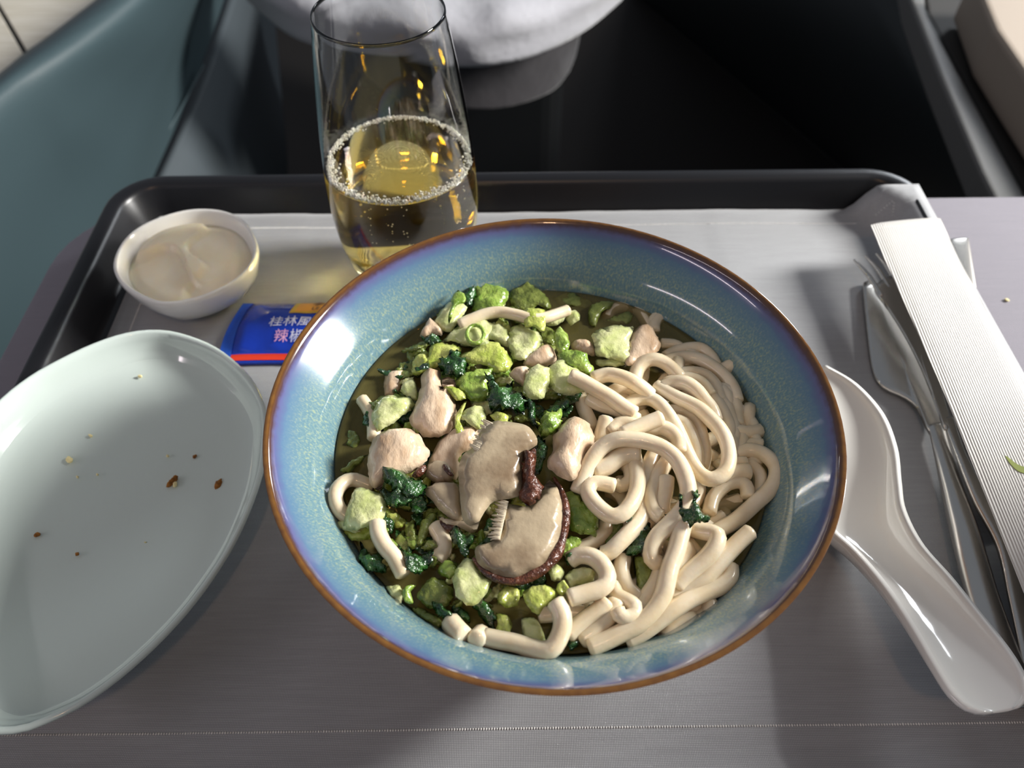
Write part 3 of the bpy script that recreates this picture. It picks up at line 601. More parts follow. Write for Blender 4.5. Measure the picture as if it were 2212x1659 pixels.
leaf('A', 'green', 7.5, 'bright green leaf bud beside the tall chicken piece', [(1980, 1560), (2020, 1430), (2100, 1390), (2170, 1400), (2180, 1480), (2150, 1590), (2060, 1630), (2000, 1620)], th=1.2, dome=1.5, amp=1.5)
leaf('A', 'dark', 5, 'dark wet leaf beside the mushroom stem', [(1860, 1300), (1940, 1340), (1940, 1480), (1970, 1570), (1890, 1500)])
leaf('C', 'dark', 7, 'dark green leaf hanging over the brown mushroom gills', [(1960, 180), (2030, 230), (2050, 330), (2000, 480), (1970, 560), (1930, 470), (1935, 380), (1970, 300)], dome=.8)
stem('B', 'olive', -.8, 'translucent olive leaf sunk in broth at the bowl wall', [(70, 340), (200, 310), (420, 380), (420, 430), (300, 440), (140, 410)], th=.7, dome=.4)
stem('B', 'olive', 1, 'olive green leaf stalk beside the submerged noodle loop', [(390, 470), (450, 400), (560, 370), (620, 380), (590, 440), (500, 500), (450, 600), (400, 560)], th=.9)
stem('B', 'olive', -.8, 'dark olive leaf under the submerged noodle loop', [(690, 500), (750, 480), (790, 530), (760, 590), (640, 590), (550, 560)], th=.7)
stem('B', 'pale', 3, 'pale leaf base at the end of the thin pale noodle', [(0, 540), (60, 460), (180, 450), (210, 490), (150, 560), (80, 600), (10, 600)], th=1)
stem('B', 'pale', 2.5, 'small pale stem bit behind the bright green curl', [(180, 530), (260, 460), (310, 500), (300, 560), (230, 590)])
stem('B', 'pale', 5.5, 'wrinkled pale cabbage leaf beside the pink chicken slice', [(430, 690), (540, 610), (700, 630), (790, 640), (750, 760), (770, 850), (730, 930), (620, 900), (470, 870), (450, 770)], th=.8, dome=1, amp=1.5)
stem('B', 'green', 6, 'bright green curled stem beside the wrinkled pale leaf', [(70, 680), (130, 620), (190, 680), (210, 760), (200, 820), (130, 860), (90, 800)], th=1.1, dome=1.2)
stem('B', 'green', 7, 'bright glossy green leaf piece above the pale cabbage', [(110, 850), (200, 830), (340, 860), (390, 930), (430, 990), (400, 1050), (310, 1010), (180, 960), (130, 900)], th=1, dome=1.5, amp=1)
stem('B', 'pale', 3, 'pale leaf scrap below the pink chicken slice', [(460, 920), (600, 900), (760, 860), (790, 890), (740, 950), (640, 990), (500, 970)], th=.8)
leaf('B', 'dark', 4.5, 'dark green leaf between the chicken piece and the upright noodle', [(0, 1400), (60, 1330), (170, 1260), (240, 1200), (330, 1190), (290, 1290), (230, 1350), (160, 1410), (60, 1440)])
leaf('B', 'dark', 5, 'small dark wet leaf touching the noodle stub', [(140, 1350), (200, 1340), (240, 1390), (190, 1460), (130, 1430)], dome=.5)
stem('C', 'pale', 5.5, 'pale stem chunk beside the noodle loop at the bowl wall', [(280, 680), (350, 665), (540, 720), (560, 800), (540, 930), (430, 990), (300, 1030), (200, 1000), (180, 950), (220, 860)], th=1.8, dome=.9, tilt=(0, -15))
stem('C', 'pale', 3, 'pale curled lip of stem under the chunk by the noodle loop', [(120, 960), (180, 930), (240, 980), (330, 1040), (280, 1060), (190, 1045), (130, 1000)], th=.9)
stem('C', 'yellow', 1.5, 'yellow-green leaf base under the pale stem chunk', [(180, 1040), (420, 1010), (470, 1060), (400, 1120), (260, 1140)], th=1)
leaf('C', 'dark', 6.5, 'large dark green folded leaf beside the round chicken piece', [(520, 510), (600, 460), (700, 500), (810, 560), (920, 620), (930, 690), (870, 740), (780, 760), (680, 700), (600, 640), (550, 570)], th=.7, dome=1.8, amp=1.6)
leaf('C', 'dark', 5.5, 'glossy dark leaf under the large folded leaf', [(540, 690), (640, 680), (760, 720), (800, 790), (720, 830), (640, 840), (570, 800)], th=.7, dome=1.2, amp=2)
leaf('C', 'dark', 3, 'dark green leaf below the pointed chicken strip', [(800, 770), (920, 740), (940, 850), (860, 910), (800, 880)])
stem('C', 'olive', 2.5, 'olive leaf stalk between the pointed chicken strip and the dark leaves', [(870, 1090), (900, 960), (980, 880), (1035, 890), (1010, 970), (960, 1060), (900, 1160), (840, 1200)], th=1)
leaf('C', 'dark', 2, 'ragged dark leaf at the bowl wall under the pale noodle', [(330, 1300), (480, 1250), (580, 1230), (530, 1330), (570, 1400), (480, 1430), (390, 1400)])
leaf('C', 'dark', 3.5, 'dark pointed leaf beside the hanging pale noodle', [(690, 1200), (760, 1260), (860, 1270), (990, 1260), (960, 1370), (880, 1430), (780, 1430), (720, 1350)], dome=.8)
leaf('C', 'dark', 4.5, 'dark green leaf hanging below the mushroom stem', [(1160, 1060), (1230, 1040), (1290, 1080), (1380, 1110), (1340, 1200), (1300, 1290), (1240, 1220), (1180, 1130)])
stem('E', 'pale', 6.5, 'large pale translucent stem slice beside the mushroom cap', [(1220, 560), (1290, 450), (1370, 480), (1420, 590), (1530, 660), (1480, 750), (1430, 840), (1330, 860), (1230, 800), (1190, 660)], th=1.2, dome=.6)
stem('E', 'green', 3, 'mid green leaf piece between the dark leaf and the pale slice', [(1040, 550), (1120, 470), (1210, 480), (1220, 580), (1150, 630), (1080, 600)], th=1)
stem('E', 'olive', 2.5, 'big rounded olive green leaf near the bowl wall', [(860, 800), (900, 710), (1010, 630), (1120, 650), (1180, 740), (1170, 840), (1090, 900), (960, 890)], th=1.2, dome=1.8, amp=1)
leaf('C', 'olive', .5, 'dark olive leaf in the broth above the noodle loop', [(170, 500), (290, 400), (390, 350), (310, 450), (220, 520)])
stem('C', 'olive', -.5, 'olive bit sunk in broth at the bowl wall', [(220, 130), (280, 120), (330, 220), (280, 300), (210, 250)], th=.8)
stem('D', 'green', 5, 'bright green leafy stem touching the mushroom cap', [(150, 700), (300, 720), (330, 780), (440, 800), (470, 900), (470, 1000), (440, 1070), (330, 1060), (230, 1030), (195, 920)], th=1.4, dome=1.5, amp=1.5)
stem('D', 'green', 4, 'green stem bit below the bright green leafy stem', [(130, 1180), (220, 1100), (320, 1130), (300, 1180), (200, 1250), (140, 1290)], th=1.2, amp=1)
leaf('D', 'dark', 5, 'small dark leaf bit beside the mushroom cap edge', [(180, 1250), (250, 1240), (245, 1330), (190, 1360)], dome=.4)
stem('D', 'pale', 5, 'small pale stem cube below the mushroom cap', [(20, 1400), (90, 1350), (165, 1420), (130, 1490), (50, 1500)], th=1.2)
stem('D', 'pale', 4, 'pale green stem slice inside the noodle hook', [(180, 1470), (240, 1400), (340, 1370), (430, 1420), (430, 1500), (330, 1540), (230, 1560)], th=1.2)
leaf('D', 'dark', 11.5, 'dark green leaf sprig lying on top of the noodles', [(1220, 735), (1255, 735), (1265, 830), (1305, 850), (1340, 780), (1330, 705), (1415, 700), (1400, 745), (1365, 805), (1425, 880), (1505, 930), (1480, 990), (1420, 960), (1340, 1000), (1270, 950), (1230, 860)], th=.5, dome=.8, amp=1.4)
leaf('D', 'dark', 4, 'dark rolled leaf pressed between noodles', [(740, 1190), (800, 1100), (880, 1020), (940, 1030), (960, 1090), (920, 1180), (880, 1260), (800, 1290), (740, 1250)], th=.8, dome=1.5)
stem('D', 'olive', 2.5, 'olive green leaf tongue among the noodles below the rolled leaf', [(820, 1300), (960, 1290), (1010, 1380), (960, 1490), (930, 1600), (880, 1650), (840, 1560), (825, 1400)], th=1, dome=1)
stem('D', 'olive', 1, 'translucent olive leaf between the low noodle loop and the slanting noodle', [(590, 970), (700, 970), (690, 1040), (620, 1120), (550, 1180), (540, 1100)], th=.7)
stem('E', 'yellow', 7, 'bright yellow-green leaf fold at the end of the noodle hook', [(1835, 760), (1930, 705), (2080, 720), (2150, 750), (2110, 830), (2020, 900), (1970, 970), (1880, 890)], th=1, dome=1.4, amp=.8)
stem('E', 'yellow', 7, 'small yellow-green tip between the leaf fold and the noodle hook', [(2130, 740), (2150, 690), (2212, 655), (2250, 720), (2190, 790)], th=.8)
stem('E', 'yellow', 3, 'yellow-green stalk lying beside the noodle at the bowl wall', [(1580, 950), (1700, 1000), (1725, 1060), (1690, 1180), (1570, 1150), (1600, 1050)], th=.9)
stem('E', 'pale', 3, 'pale translucent stem piece inside the front noodle hook', [(1820, 1010), (1960, 1010), (2030, 1200), (1950, 1260), (1840, 1180)], th=1)
leaf('E', 'dark', 2, 'dark green ribbed leaf lying along the noodle stub', [(1400, 830), (1520, 900), (1570, 1000), (1560, 1110), (1470, 1020), (1380, 910)], dome=1)
stem('E', 'yellow', 4, 'knobby yellow-green stalk end below the mushroom cap', [(1600, 780), (1700, 700), (1790, 760), (1780, 870), (1700, 900), (1620, 870)], th=1.2, dome=1, amp=1.8)
leaf('E', 'dark', 3, 'dark leaf on the rounded olive leaf', [(1000, 870), (1070, 890), (1180, 960), (1160, 1010), (1080, 1000), (1020, 940)], dome=.5)
stem('E', 'olive', .8, 'olive stalk lying along the bowl wall', [(800, 900), (900, 910), (1040, 990), (1100, 1060), (1040, 1080), (900, 1000)], th=.9)
stem('E', 'green', 3, 'bright green leaf tip beside the rounded olive leaf', [(710, 760), (760, 710), (840, 695), (795, 760), (820, 860), (750, 850)], th=.7)
stem('E', 'pale', 1.2, 'pale olive stem bit half sunk at the bowl wall', [(570, 700), (680, 690), (720, 760), (700, 850), (620, 800)], th=.9)
leaf('E', 'dark', 2.5, 'dark leaf wet against the bowl wall', [(320, 440), (350, 330), (420, 400), (480, 470), (480, 560), (400, 570), (340, 510)], dome=.6)
leaf('F', 'dark', 1.2, 'small dark leaf flake floating by the front noodle ends', [(190, 1240), (230, 1190), (320, 1170), (330, 1200), (270, 1280), (230, 1300)], dome=.2, amp=.4)
leaf('F', 'dark', 2, 'thin dark leaf edge above the parallel noodle ends', [(390, 880), (490, 790), (505, 820), (420, 910)], dome=.2, amp=.4)
leaf('D', 'dark', 7, 'thin dark leaf sliver touching the low noodle loop', [(720, 950), (780, 880), (810, 880), (780, 960), (740, 980)], dome=.2, amp=.4)
# small unordered bits between the larger pieces
def in_greens(u, v):
    return (((u-985)/235)**2 + ((v-830)/205)**2 < 1 or ((u-960)/215)**2 + ((v-1180)/170)**2 < 1) and u < 1300 and v < 1395 and (P(u, v, ZB)-Vector((BX, BY, ZB))).length < .0625
kinds = {'dark': ('leaf_piece', 'tiny dark green leaf shred among the chopped greens'), 'olive': ('leaf_piece', 'small olive leaf shred between the larger greens'),
         'yellow': ('stem_piece', 'small yellow-green stem bit between the larger greens'), 'pale': ('stem_piece', 'small pale stem bit between the larger greens'), 'green': ('stem_piece', 'small green stem bit between the larger greens')}
for kk in range(170):
    while True:
        u, v = random.uniform(740, 1300), random.uniform(620, 1390)
        if in_greens(u, v): break
    k = random.choices(list(kinds), (26, 30, 16, 14, 18))[0]; nm, lb = kinds[k]
    s = random.uniform(9, 32); asp = random.uniform(.3, .85); a0 = random.uniform(0, 6.28); px = []
    for i in range(8):
        a = i*math.pi/4; r = s*random.uniform(.75, 1.2)
        x, y = r*math.cos(a), r*asp*math.sin(a); px.append((u+x*math.cos(a0)-y*math.sin(a0), v+(x*math.sin(a0)+y*math.cos(a0))*.85))
    pillow(nm, px, ZB + random.uniform(-.7, 2.4)*.001, (.3 if k in ('dark', 'olive') else random.uniform(.4, .9))*.001, M[k], dome=.0003, amp=.0009, fold=.0006, bend=.001, corner=.7, sharp=12, freq=520, n=28, jag=.25, label=lb, cat='vegetable', group=GG)

for kk in range(75):
    while True:
        u, v = random.uniform(740, 1290), random.uniform(630, 1390)
        if in_greens(u, v) and (P(u, v, ZB)-Vector((BX, BY, ZB))).length < .058: break
    k = random.choices(('olive', 'yellow', 'green', 'dark', 'pale'), (34, 18, 22, 14, 12))[0]
    s = random.uniform(26, 48); asp = random.uniform(.4, .8); a0 = random.uniform(0, 6.28); px = []
    for i in range(9):
        a = i*math.pi/4.5; r = s*random.uniform(.65, 1.2)
        x, y = r*math.cos(a), r*asp*math.sin(a); px.append((u+x*math.cos(a0)-y*math.sin(a0), v+(x*math.sin(a0)+y*math.cos(a0))*.85))
    pillow('leaf_piece', px, ZB + random.uniform(-.9, .9)*.001, .0004, M[k], dome=.0004, amp=.0012, fold=.0008, bend=.0008, corner=.6, sharp=12, freq=480, n=40, jag=.2, dens=8,
           label={'olive': 'flat olive leaf piece lying under the other greens', 'yellow': 'yellow-green leaf piece lying under the other greens', 'green': 'green leaf piece lying under the other greens', 'dark': 'dark leaf piece lying under the other greens', 'pale': 'pale leaf piece lying under the other greens'}[k], cat='vegetable', group='leaf pieces under the other greens')

# chicken
CG = 'chicken pieces in the soup'
def chick(c, z, label, pl, th=2.2, dome=1.5, amp=.8, tilt=(0, 0)): return piece('chicken_piece', c, 'chicken', z, th, dome, amp, label, pl, cat='chicken', group=CG, freq=300, tilt=tilt, n=64, sharp=4, jag=.05, corner=.4, fold=.10)
chick('A', 4, 'chicken piece with two stubs at its narrow end', [(890, 1180), (890, 1080), (930, 1020), (1000, 1005), (1070, 1030), (1070, 1140), (1090, 1180), (1080, 1100), (1150, 1085), (1210, 1130), (1200, 1250), (1215, 1400), (1200, 1530), (1120, 1620), (1000, 1640), (900, 1620), (780, 1500), (840, 1340)], th=2.2, dome=1.2)
chick('C', 5.5, 'rounded chicken piece beside the large dark leaf', [(420, 290), (480, 180), (600, 115), (760, 110), (880, 170), (920, 260), (975, 320), (930, 420), (830, 500), (700, 560), (560, 600), (520, 680), (430, 640), (400, 480)], th=2.4, dome=2.2)
chick('C', 2.5, 'chicken piece partly covered by the mushroom stem', [(960, 420), (1050, 230), (1160, 130), (1330, 90), (1450, 130), (1400, 280), (1260, 360), (1240, 520), (1200, 600), (1050, 610), (930, 520)], th=1.8)
chick('D', 8, 'tall chicken piece leaning beside the noodle mound', [(60, 200), (130, 80), (220, 15), (330, 10), (400, 70), (440, 180), (430, 280), (370, 360), (330, 480), (240, 600), (130, 560), (20, 480), (10, 400), (60, 320)], th=3, dome=2, tilt=(0, 22))
chick('B', 4.5, 'thin pink chicken slice beside the wrinkled pale leaf', [(770, 700), (850, 620), (940, 595), (1010, 690), (1055, 780), (1030, 850), (970, 890), (880, 920), (820, 960), (720, 980), (740, 880), (760, 780)], th=1.1, dome=.6)
chick('A', 2.5, 'small chicken piece at the bowl wall beside the pale stem with a leaf strip', [(880, 700), (930, 590), (980, 545), (1040, 600), (1100, 660), (1080, 710), (1000, 700), (930, 730)], th=1.4)
chick('A', 4, 'chicken tip showing beside the smooth pale stem chunk', [(1700, 1060), (1760, 1010), (1880, 1000), (1890, 1060), (1850, 1180), (1760, 1120)], th=1.6)
chick('A', -.6, 'pale chicken strip sunk in broth at the bowl wall', [(550, 1250), (560, 1060), (680, 1020), (760, 1060), (720, 1150), (690, 1250), (620, 1270)], th=1)
chick('A', 3, 'brown-edged chicken lump under the translucent pale leaf', [(1820, 960), (1960, 820), (2060, 790), (2130, 870), (2120, 960), (1980, 1000)], th=1.6)
chick('B', 2.5, 'chicken scrap between the bright green leaf and the wrinkled leaf', [(230, 770), (300, 740), (430, 790), (460, 850), (440, 900), (330, 880), (240, 840)], th=1)

# mushrooms
MG = 'shiitake slices in the soup'
def mushroom(c, z, label, flesh, th=2.0, tilt=(0, 0), dome=.5):
    u = [cpt(c, *p) for p in flesh]; q = P(sum(a for a, b in u)/len(u), sum(b for a, b in u)/len(u), ZB+(z-th)*.001)
    r = empty('shiitake_slice', q, label=label, cat='mushroom', group=MG)
    piece('flesh', c, 'mush', z, th, dome, .35, None, flesh, parent=r, n=80, sharp=16, freq=220, tilt=tilt, jag=.02, corner=.35)
    return r
r1 = mushroom('C', 8.2, 'big beige shiitake cap slice with a dark brown skin edge', [(1660, 800), (1790, 810), (1860, 830), (1950, 780), (2020, 640), (2080, 580), (2150, 670), (2190, 800), (2195, 980), (2140, 1200), (2040, 1340), (1900, 1430), (1740, 1480), (1570, 1450), (1440, 1370), (1385, 1280), (1400, 1190), (1500, 1170), (1590, 1120), (1640, 1040), (1650, 920)], th=1.15, dome=.15)
def strip(name, c, z, pl, r, m, parent, flat=1):
    V, F = tube([P(*cpt(c, x, y), ZB+z*.001) for x, y in pl], r*.001, n=10, step=.0008, wob=.5, taper=lambda t: .25+.75*math.sin(math.pi*min(1, max(0, t)))**.6)
    return obj(name, V, F, M[m], parent)
strip('cap_skin', 'C', 7.2, [(2110, 560), (2180, 680), (2215, 850), (2200, 1050), (2150, 1230), (2050, 1370), (1930, 1450), (1780, 1510), (1620, 1500), (1480, 1430), (1370, 1300)], 1.6, 'mush_skin', r1)
for i in range(24):
    t = i/23; x, y = 1665-75*t, 780+330*t; l = 62+26*math.sin(i*2.3)+random.uniform(-18, 18)
    V, F = tube([P(*cpt('C', x+25, y+12), ZB+.0088), P(*cpt('C', x-l*.5, y-8+20*t), ZB+.0086), P(*cpt('C', x-l, y-25+45*t+random.uniform(-10, 10)), ZB+.0070)], .0005, n=6, step=.0008, wob=.4, taper=lambda q: 1-.55*q)
    obj('gill', V, F, M['gill'], r1)
r2 = mushroom('C', 10, 'shiitake slice with a thick pale stem and dark brown gills', [(1500, 60), (1600, 40), (1740, 55), (1870, 90), (1950, 180), (1955, 270), (1860, 330), (1815, 450), (1830, 600), (1810, 730), (1690, 760), (1570, 770), (1490, 850), (1430, 960), (1400, 1040), (1330, 1000), (1270, 930), (1245, 700), (1235, 480), (1270, 350), (1380, 270), (1430, 150)], th=1.25, tilt=(0, -10), dome=.2)
piece('gill_cluster', 'C', 'mush_skin', 10.4, 1.3, .5, 1.6, None, [(1830, 330), (1940, 290), (1950, 400), (1940, 520), (1990, 600), (2020, 640), (1990, 720), (1930, 800), (1870, 820), (1790, 720), (1820, 600), (1810, 450)], parent=r2, n=44, jag=.12, freq=500)
for i in range(22):
    t = i/21; x, y = 1510-125*t, 50+250*t; l = 34+18*math.sin(i*1.7)+random.uniform(-12, 12)
    V, F = tube([P(*cpt('C', x+45, y+25), ZB+.0110), P(*cpt('C', x-l*.3, y-6), ZB+.0106), P(*cpt('C', x-l, y-l*.45), ZB+.0090)], .0005, n=6, step=.0008, wob=.4, taper=lambda q: 1-.55*q)
    obj('gill', V, F, M['gill'], r2)
r3 = mushroom('C', 4.5, 'pointed brownish shiitake strip below the stemmed slice', [(915, 690), (980, 630), (1090, 605), (1230, 620), (1260, 700), (1270, 850), (1280, 960), (1200, 960), (1060, 860), (1000, 780)], th=1.8, dome=1.2)
r4 = mushroom('C', 3.5, 'small shiitake scrap with a reddish edge hanging below the stem', [(1050, 920), (1200, 960), (1330, 960), (1400, 1000), (1410, 1040), (1350, 1070), (1260, 1030), (1120, 1020)], th=1.4)
strip('cap_skin', 'C', 3.6, [(1060, 960), (1130, 1010), (1200, 1030), (1250, 1020)], 1.0, 'mush_skin', r4)
r5 = mushroom('C', 4.5, 'thin shiitake piece with dark gills beside the rounded chicken', [(930, 540), (960, 430), (1060, 400), (1150, 430), (1200, 540), (1150, 600), (1030, 610)], th=1.2, dome=.8)
strip('gill_edge', 'C', 5.8, [(810, 545), (870, 520), (930, 450)], 1.2, 'mush_skin', r5)
strip('gill_edge', 'C', 6.2, [(1100, 440), (1130, 500), (1190, 545)], 1.0, 'mush_skin', r5)

# ------------------------------------------------------------------ champagne glass
GX, GY = P(896, 590, 0).x, P(896, 590, 0).y
go = [(.0001, 0), (.0175, 0), (.0205, .0006), (.0228, .0028), (.0252, .0080), (.0282, .0180), (.0303, .0300), (.0312, .0420), (.0310, .0560), (.0300, .0720), (.0283, .0880), (.0262, .1040), (.0240, .1185), (.02335, .1232)]
gi = [(.02315, .1238), (.0229, .1232), (.0232, .1185), (.0254, .1040), (.0274, .0880), (.0291, .0720), (.0301, .0560), (.0303, .0420), (.0294, .0300), (.0270, .0190), (.0232, .0120), (.0170, .0090), (.0001, .0080)]
prof = smooth_prof(go[:-1], 38)[1:] + [(.02345, .1223), (.02342, .1231), (.02325, .12365), (.0230, .1238), (.02278, .12365), (.02268, .1231), (.02275, .1223)] + smooth_prof(gi[2:], 42)[:-1]
V, F = lathe(prof, GX, GY, 96)
zg = -.0006
obj('champagne_glass', [(x, y, z+zg) for x, y, z in V], F, M['glass'], label='tall stemless champagne glass half filled with sparkling wine', cat='glass')
ZW = .0640
wp = [(.0001, .0082), (.0171, .0088), (.0234, .0118), (.0272, .0188), (.0296, .0300), (.0305, .0420), (.0303, .0560), (.02975, .0632), (.0295, ZW), (.0280, ZW-.0004), (.026, ZW-.0006), (.0001, ZW-.0006)]
V, F = lathe([(r, z) for r, z in wp], GX, GY, 96)
wine = obj('sparkling_wine', [(x, y, z+zg) for x, y, z in V], F, M['wine'], label='pale golden sparkling wine with a ring of bubbles in the glass', cat='wine')
def spheres(list_):
    V, F = [], []
    bm = bmesh.new(); bmesh.ops.create_icosphere(bm, subdivisions=1, radius=1); vv = [v.co.copy() for v in bm.verts]; ff = [tuple(v.index for v in f.verts) for f in bm.faces]; bm.free()
    for c, r in list_:
        k = len(V); V += [c+v*r for v in vv]; F += [tuple(k+i for i in f) for f in ff]
    return V, F
L = []
for i in range(1700):
    a = random.uniform(0, 2*math.pi); front = .5-.5*math.sin(a)
    rr = .0293 - abs(random.gauss(0, .0009+.0010*front)); L.append((Vector((GX+rr*math.cos(a), GY+rr*math.sin(a), ZW+zg+random.uniform(-.0004, .0007)+.0001)), random.uniform(.00025, .00058)))
V, F = spheres(L); obj('foam_ring', V, F, M['foam'], wine, kind='stuff')
L = []
for bx, by in ((-.002, -.024), (.003, -.0255), (.0215, -.013), (.0235, -.009), (-.010, -.022), (.008, .006), (-.013, .004), (.0, .012)):
    for i in range(9):
        L.append((Vector((GX+bx+random.gauss(0, .0006), GY+by+random.gauss(0, .0006), ZW+zg-.003-random.random()*.022)), random.uniform(.00022, .0004)))
V, F = spheres(L); obj('rising_bubbles', V, F, M['foam'], wine, kind='stuff')

# ------------------------------------------------------------------ plate with crumbs
def lean(x): return .12*max(0, -.095-x)
def ring_loft(name, px, zr, layers, mat_, n=96, parent=None, leaning=False, **kw):
    """dish from a traced rim; layers = (inset metres, height, ) walked from outer foot over the rim to the inside"""
    pts = [P(u, v, zr) for u, v in px]
    if leaning:
        for _ in range(4): pts = [P(u, v, zr+lean(p.x)) for (u, v), p in zip(px, pts)]
    ring = [Vector((p.x, p.y, 0)) for p in catmull(pts, n, True)]; c = sum(ring, Vector())/n
    tang = [(ring[(i+1) % n]-ring[i-1]).normalized() for i in range(n)]
    nin = [Vector((-t.y, t.x, 0)) for t in tang]
    if sum((c-ring[i]).dot(nin[i]) for i in range(n)) < 0: nin = [-v for v in nin]
    V = []
    for d, s, z in layers:
        for i in range(n):
            p = ring[i] + nin[i]*d; p = c + (p-c)*s; V.append((p.x, p.y, z + (lean(p.x) if leaning else 0)))
    F = grid_faces(len(layers), n, True); F.append(tuple(range(n))[::-1]); F.append(tuple(range((len(layers)-1)*n, len(layers)*n)))
    return obj(name, V, F, mat_, parent, **kw), ring, c
plate_px = [(0, 860), (50, 820), (100, 789), (190, 745), (270, 718), (340, 711), (400, 721), (470, 750), (530, 800), (565, 852), (578, 905), (572, 1000), (548, 1082), (510, 1168), (460, 1250), (400, 1328), (330, 1402), (250, 1472), (170, 1528), (100, 1562), (40, 1583), (-30, 1586), (-90, 1562), (-135, 1510), (-160, 1430), (-170, 1330), (-165, 1220), (-145, 1110), (-110, 1010), (-60, 925)]
plate, pring, pc = ring_loft('plate', plate_px, .0215, [(.017, .9, .0004), (.0165, .9, -.0010), (.0150, .93, -.0010), (.0140, .94, .0014), (.011, 1, .0085), (.005, 1, .0145), (.0014, 1, .0185), (0, 1, .0208), (.0004, 1, .0216), (.0012, 1, .0218), (.0021, 1, .0212), (.0030, 1, .0186), (.0048, 1, .0148), (.0072, 1, .0122), (.0105, 1, .0106), (.015, 1, .0096), (.015, .85, .0088), (.015, .6, .0082), (.015, .3, .0080)], M['celadon'],
                   leaning=True, label='pale celadon oval plate with a few crumbs', cat='plate')
for u, v, s, asp, ang, m_, lb in ((150, 994, 8, .9, 0, 'crumb_pale', 'yellow bread crumb on the celadon plate'), (373, 1040, 17, .22, -.75, 'crumb_brown', 'long brown crust flake on the celadon plate'),
        (378, 1046, 7, .6, -.9, 'crumb_pale', 'pale crumb beside the long brown crust flake'), (472, 1046, 12, .55, -1.0, 'crumb_brown', 'broad brown crust flake near the plate edge'),
        (420, 986, 5, .6, -.3, 'crumb_brown', 'small tan crumb above the broad crust flake'), (80, 1155, 8, .6, -.6, 'crumb_brown', 'brown crust crumb alone on the plate'),
        (167, 1197, 6, .5, -.6, 'crumb_brown', 'tiny brown crumb on the plate'), (196, 941, 4, .8, 0, 'crumb_pale', 'tiny white crumb on the celadon plate'),
        (303, 813, 4, .8, 0, 'crumb_pale', 'tiny white crumb on the celadon plate'), (210, 1025, 3, .8, 0, 'crumb_pale', 'tiny white crumb on the celadon plate'),
        (362, 985, 3.5, .8, 0, 'crumb_pale', 'tiny white crumb on the celadon plate'), (168, 1031, 3, .7, 0, 'crumb_pale', 'tiny white crumb on the celadon plate'), (315, 1172, 3, .4, -.3, 'crumb_pale', 'tiny white crumb on the celadon plate')):
    px = []
    for i in range(8):
        a = i*math.pi/4; x, y = s*math.cos(a)*random.uniform(.8, 1.2), s*asp*math.sin(a)*random.uniform(.8, 1.2)
        px.append((u+x*math.cos(ang)-y*math.sin(ang), v+x*math.sin(ang)+y*math.cos(ang)))
    zc = .0084 if v > 850 else .0100
    zc += lean(P(u, v, zc+.005).x)
    pillow('crumb', px, zc+.0006, max(.0004, s*.00008), M[m_], dome=.0002, amp=.0004, freq=1500, n=16, jag=.2, label=lb, cat='crumb', group='crumbs on the plate')
pillow('crumb', [(2170, 645), (2176, 645), (2181, 649), (2178, 651), (2171, 649)], ZT+.0006, .0004, M['crumb_pale'], n=12, label='white crumb on the mauve tablecloth', cat='crumb')

# ------------------------------------------------------------------ small sauce dish
dish_px = [(242, 566), (262, 520), (305, 484), (370, 458), (430, 448), (490, 454), (532, 478), (555, 520), (552, 558), (520, 597), (468, 628), (410, 648), (345, 654), (290, 634), (254, 604)]
dish, dr, dc = ring_loft('sauce_dish', dish_px, .0215, [(.018, 1, -.0008), (.015, 1, -.0012), (.0115, 1, .0002), (.006, 1, .0050), (.0018, 1, .0120), (.0, 1, .0185), (.0002, 1, .0205), (.0010, 1, .0214), (.0020, 1, .0205), (.0035, 1, .0160), (.0060, 1, .0100), (.0105, 1, .0060), (.016, 1, .0048), (.016, .5, .0046)], M['white_china'], n=72,
                     label='small white egg-shaped dish holding cream sauce', cat='dish')
n = len(dr); tang = [(dr[(i+1) % n]-dr[i-1]).normalized() for i in range(n)]; V = []
nin = [Vector((-t.y, t.x, 0)) for t in tang]
if sum((dc-dr[i]).dot(nin[i]) for i in range(n)) < 0: nin = [-a for a in nin]
lay = [(.0075, 1, .0085), (.0042, 1, .0140), (.0042, 1, .0143), (.0062, 1, .0148), (.0085, 1, .0160), (.012, 1, .0163)] + [(.012, q/12, .0163) for q in range(11, 0, -1)]
for d, s, z in lay:
    for i in range(n):
        p = dr[i]+nin[i]*d; p = dc+(p-dc)*s
        w = (z > .0158)*(.0010*noise.noise(Vector((p.x*70, p.y*70, 2.3))) + .0030*sstep(-.0012, .0012, (p-dc).dot(Vector((.45, .85, 0)))+.006*math.sin((p.x-dc.x)*190)+.004) - .0022*sstep(.0, .0016, (p-dc).dot(Vector((.9, .2, 0)))-.002+.004*math.sin((p.y-dc.y)*240)))
        V.append((p.x, p.y, z+w))
F = grid_faces(len(lay), n, True); F.append(tuple(range(n))[::-1]); F.append(tuple(range((len(lay)-1)*n, len(lay)*n)))
obj('cream_sauce', V, F, M['cream_sauce'], label='beige cream sauce filling the small white dish', cat='sauce')

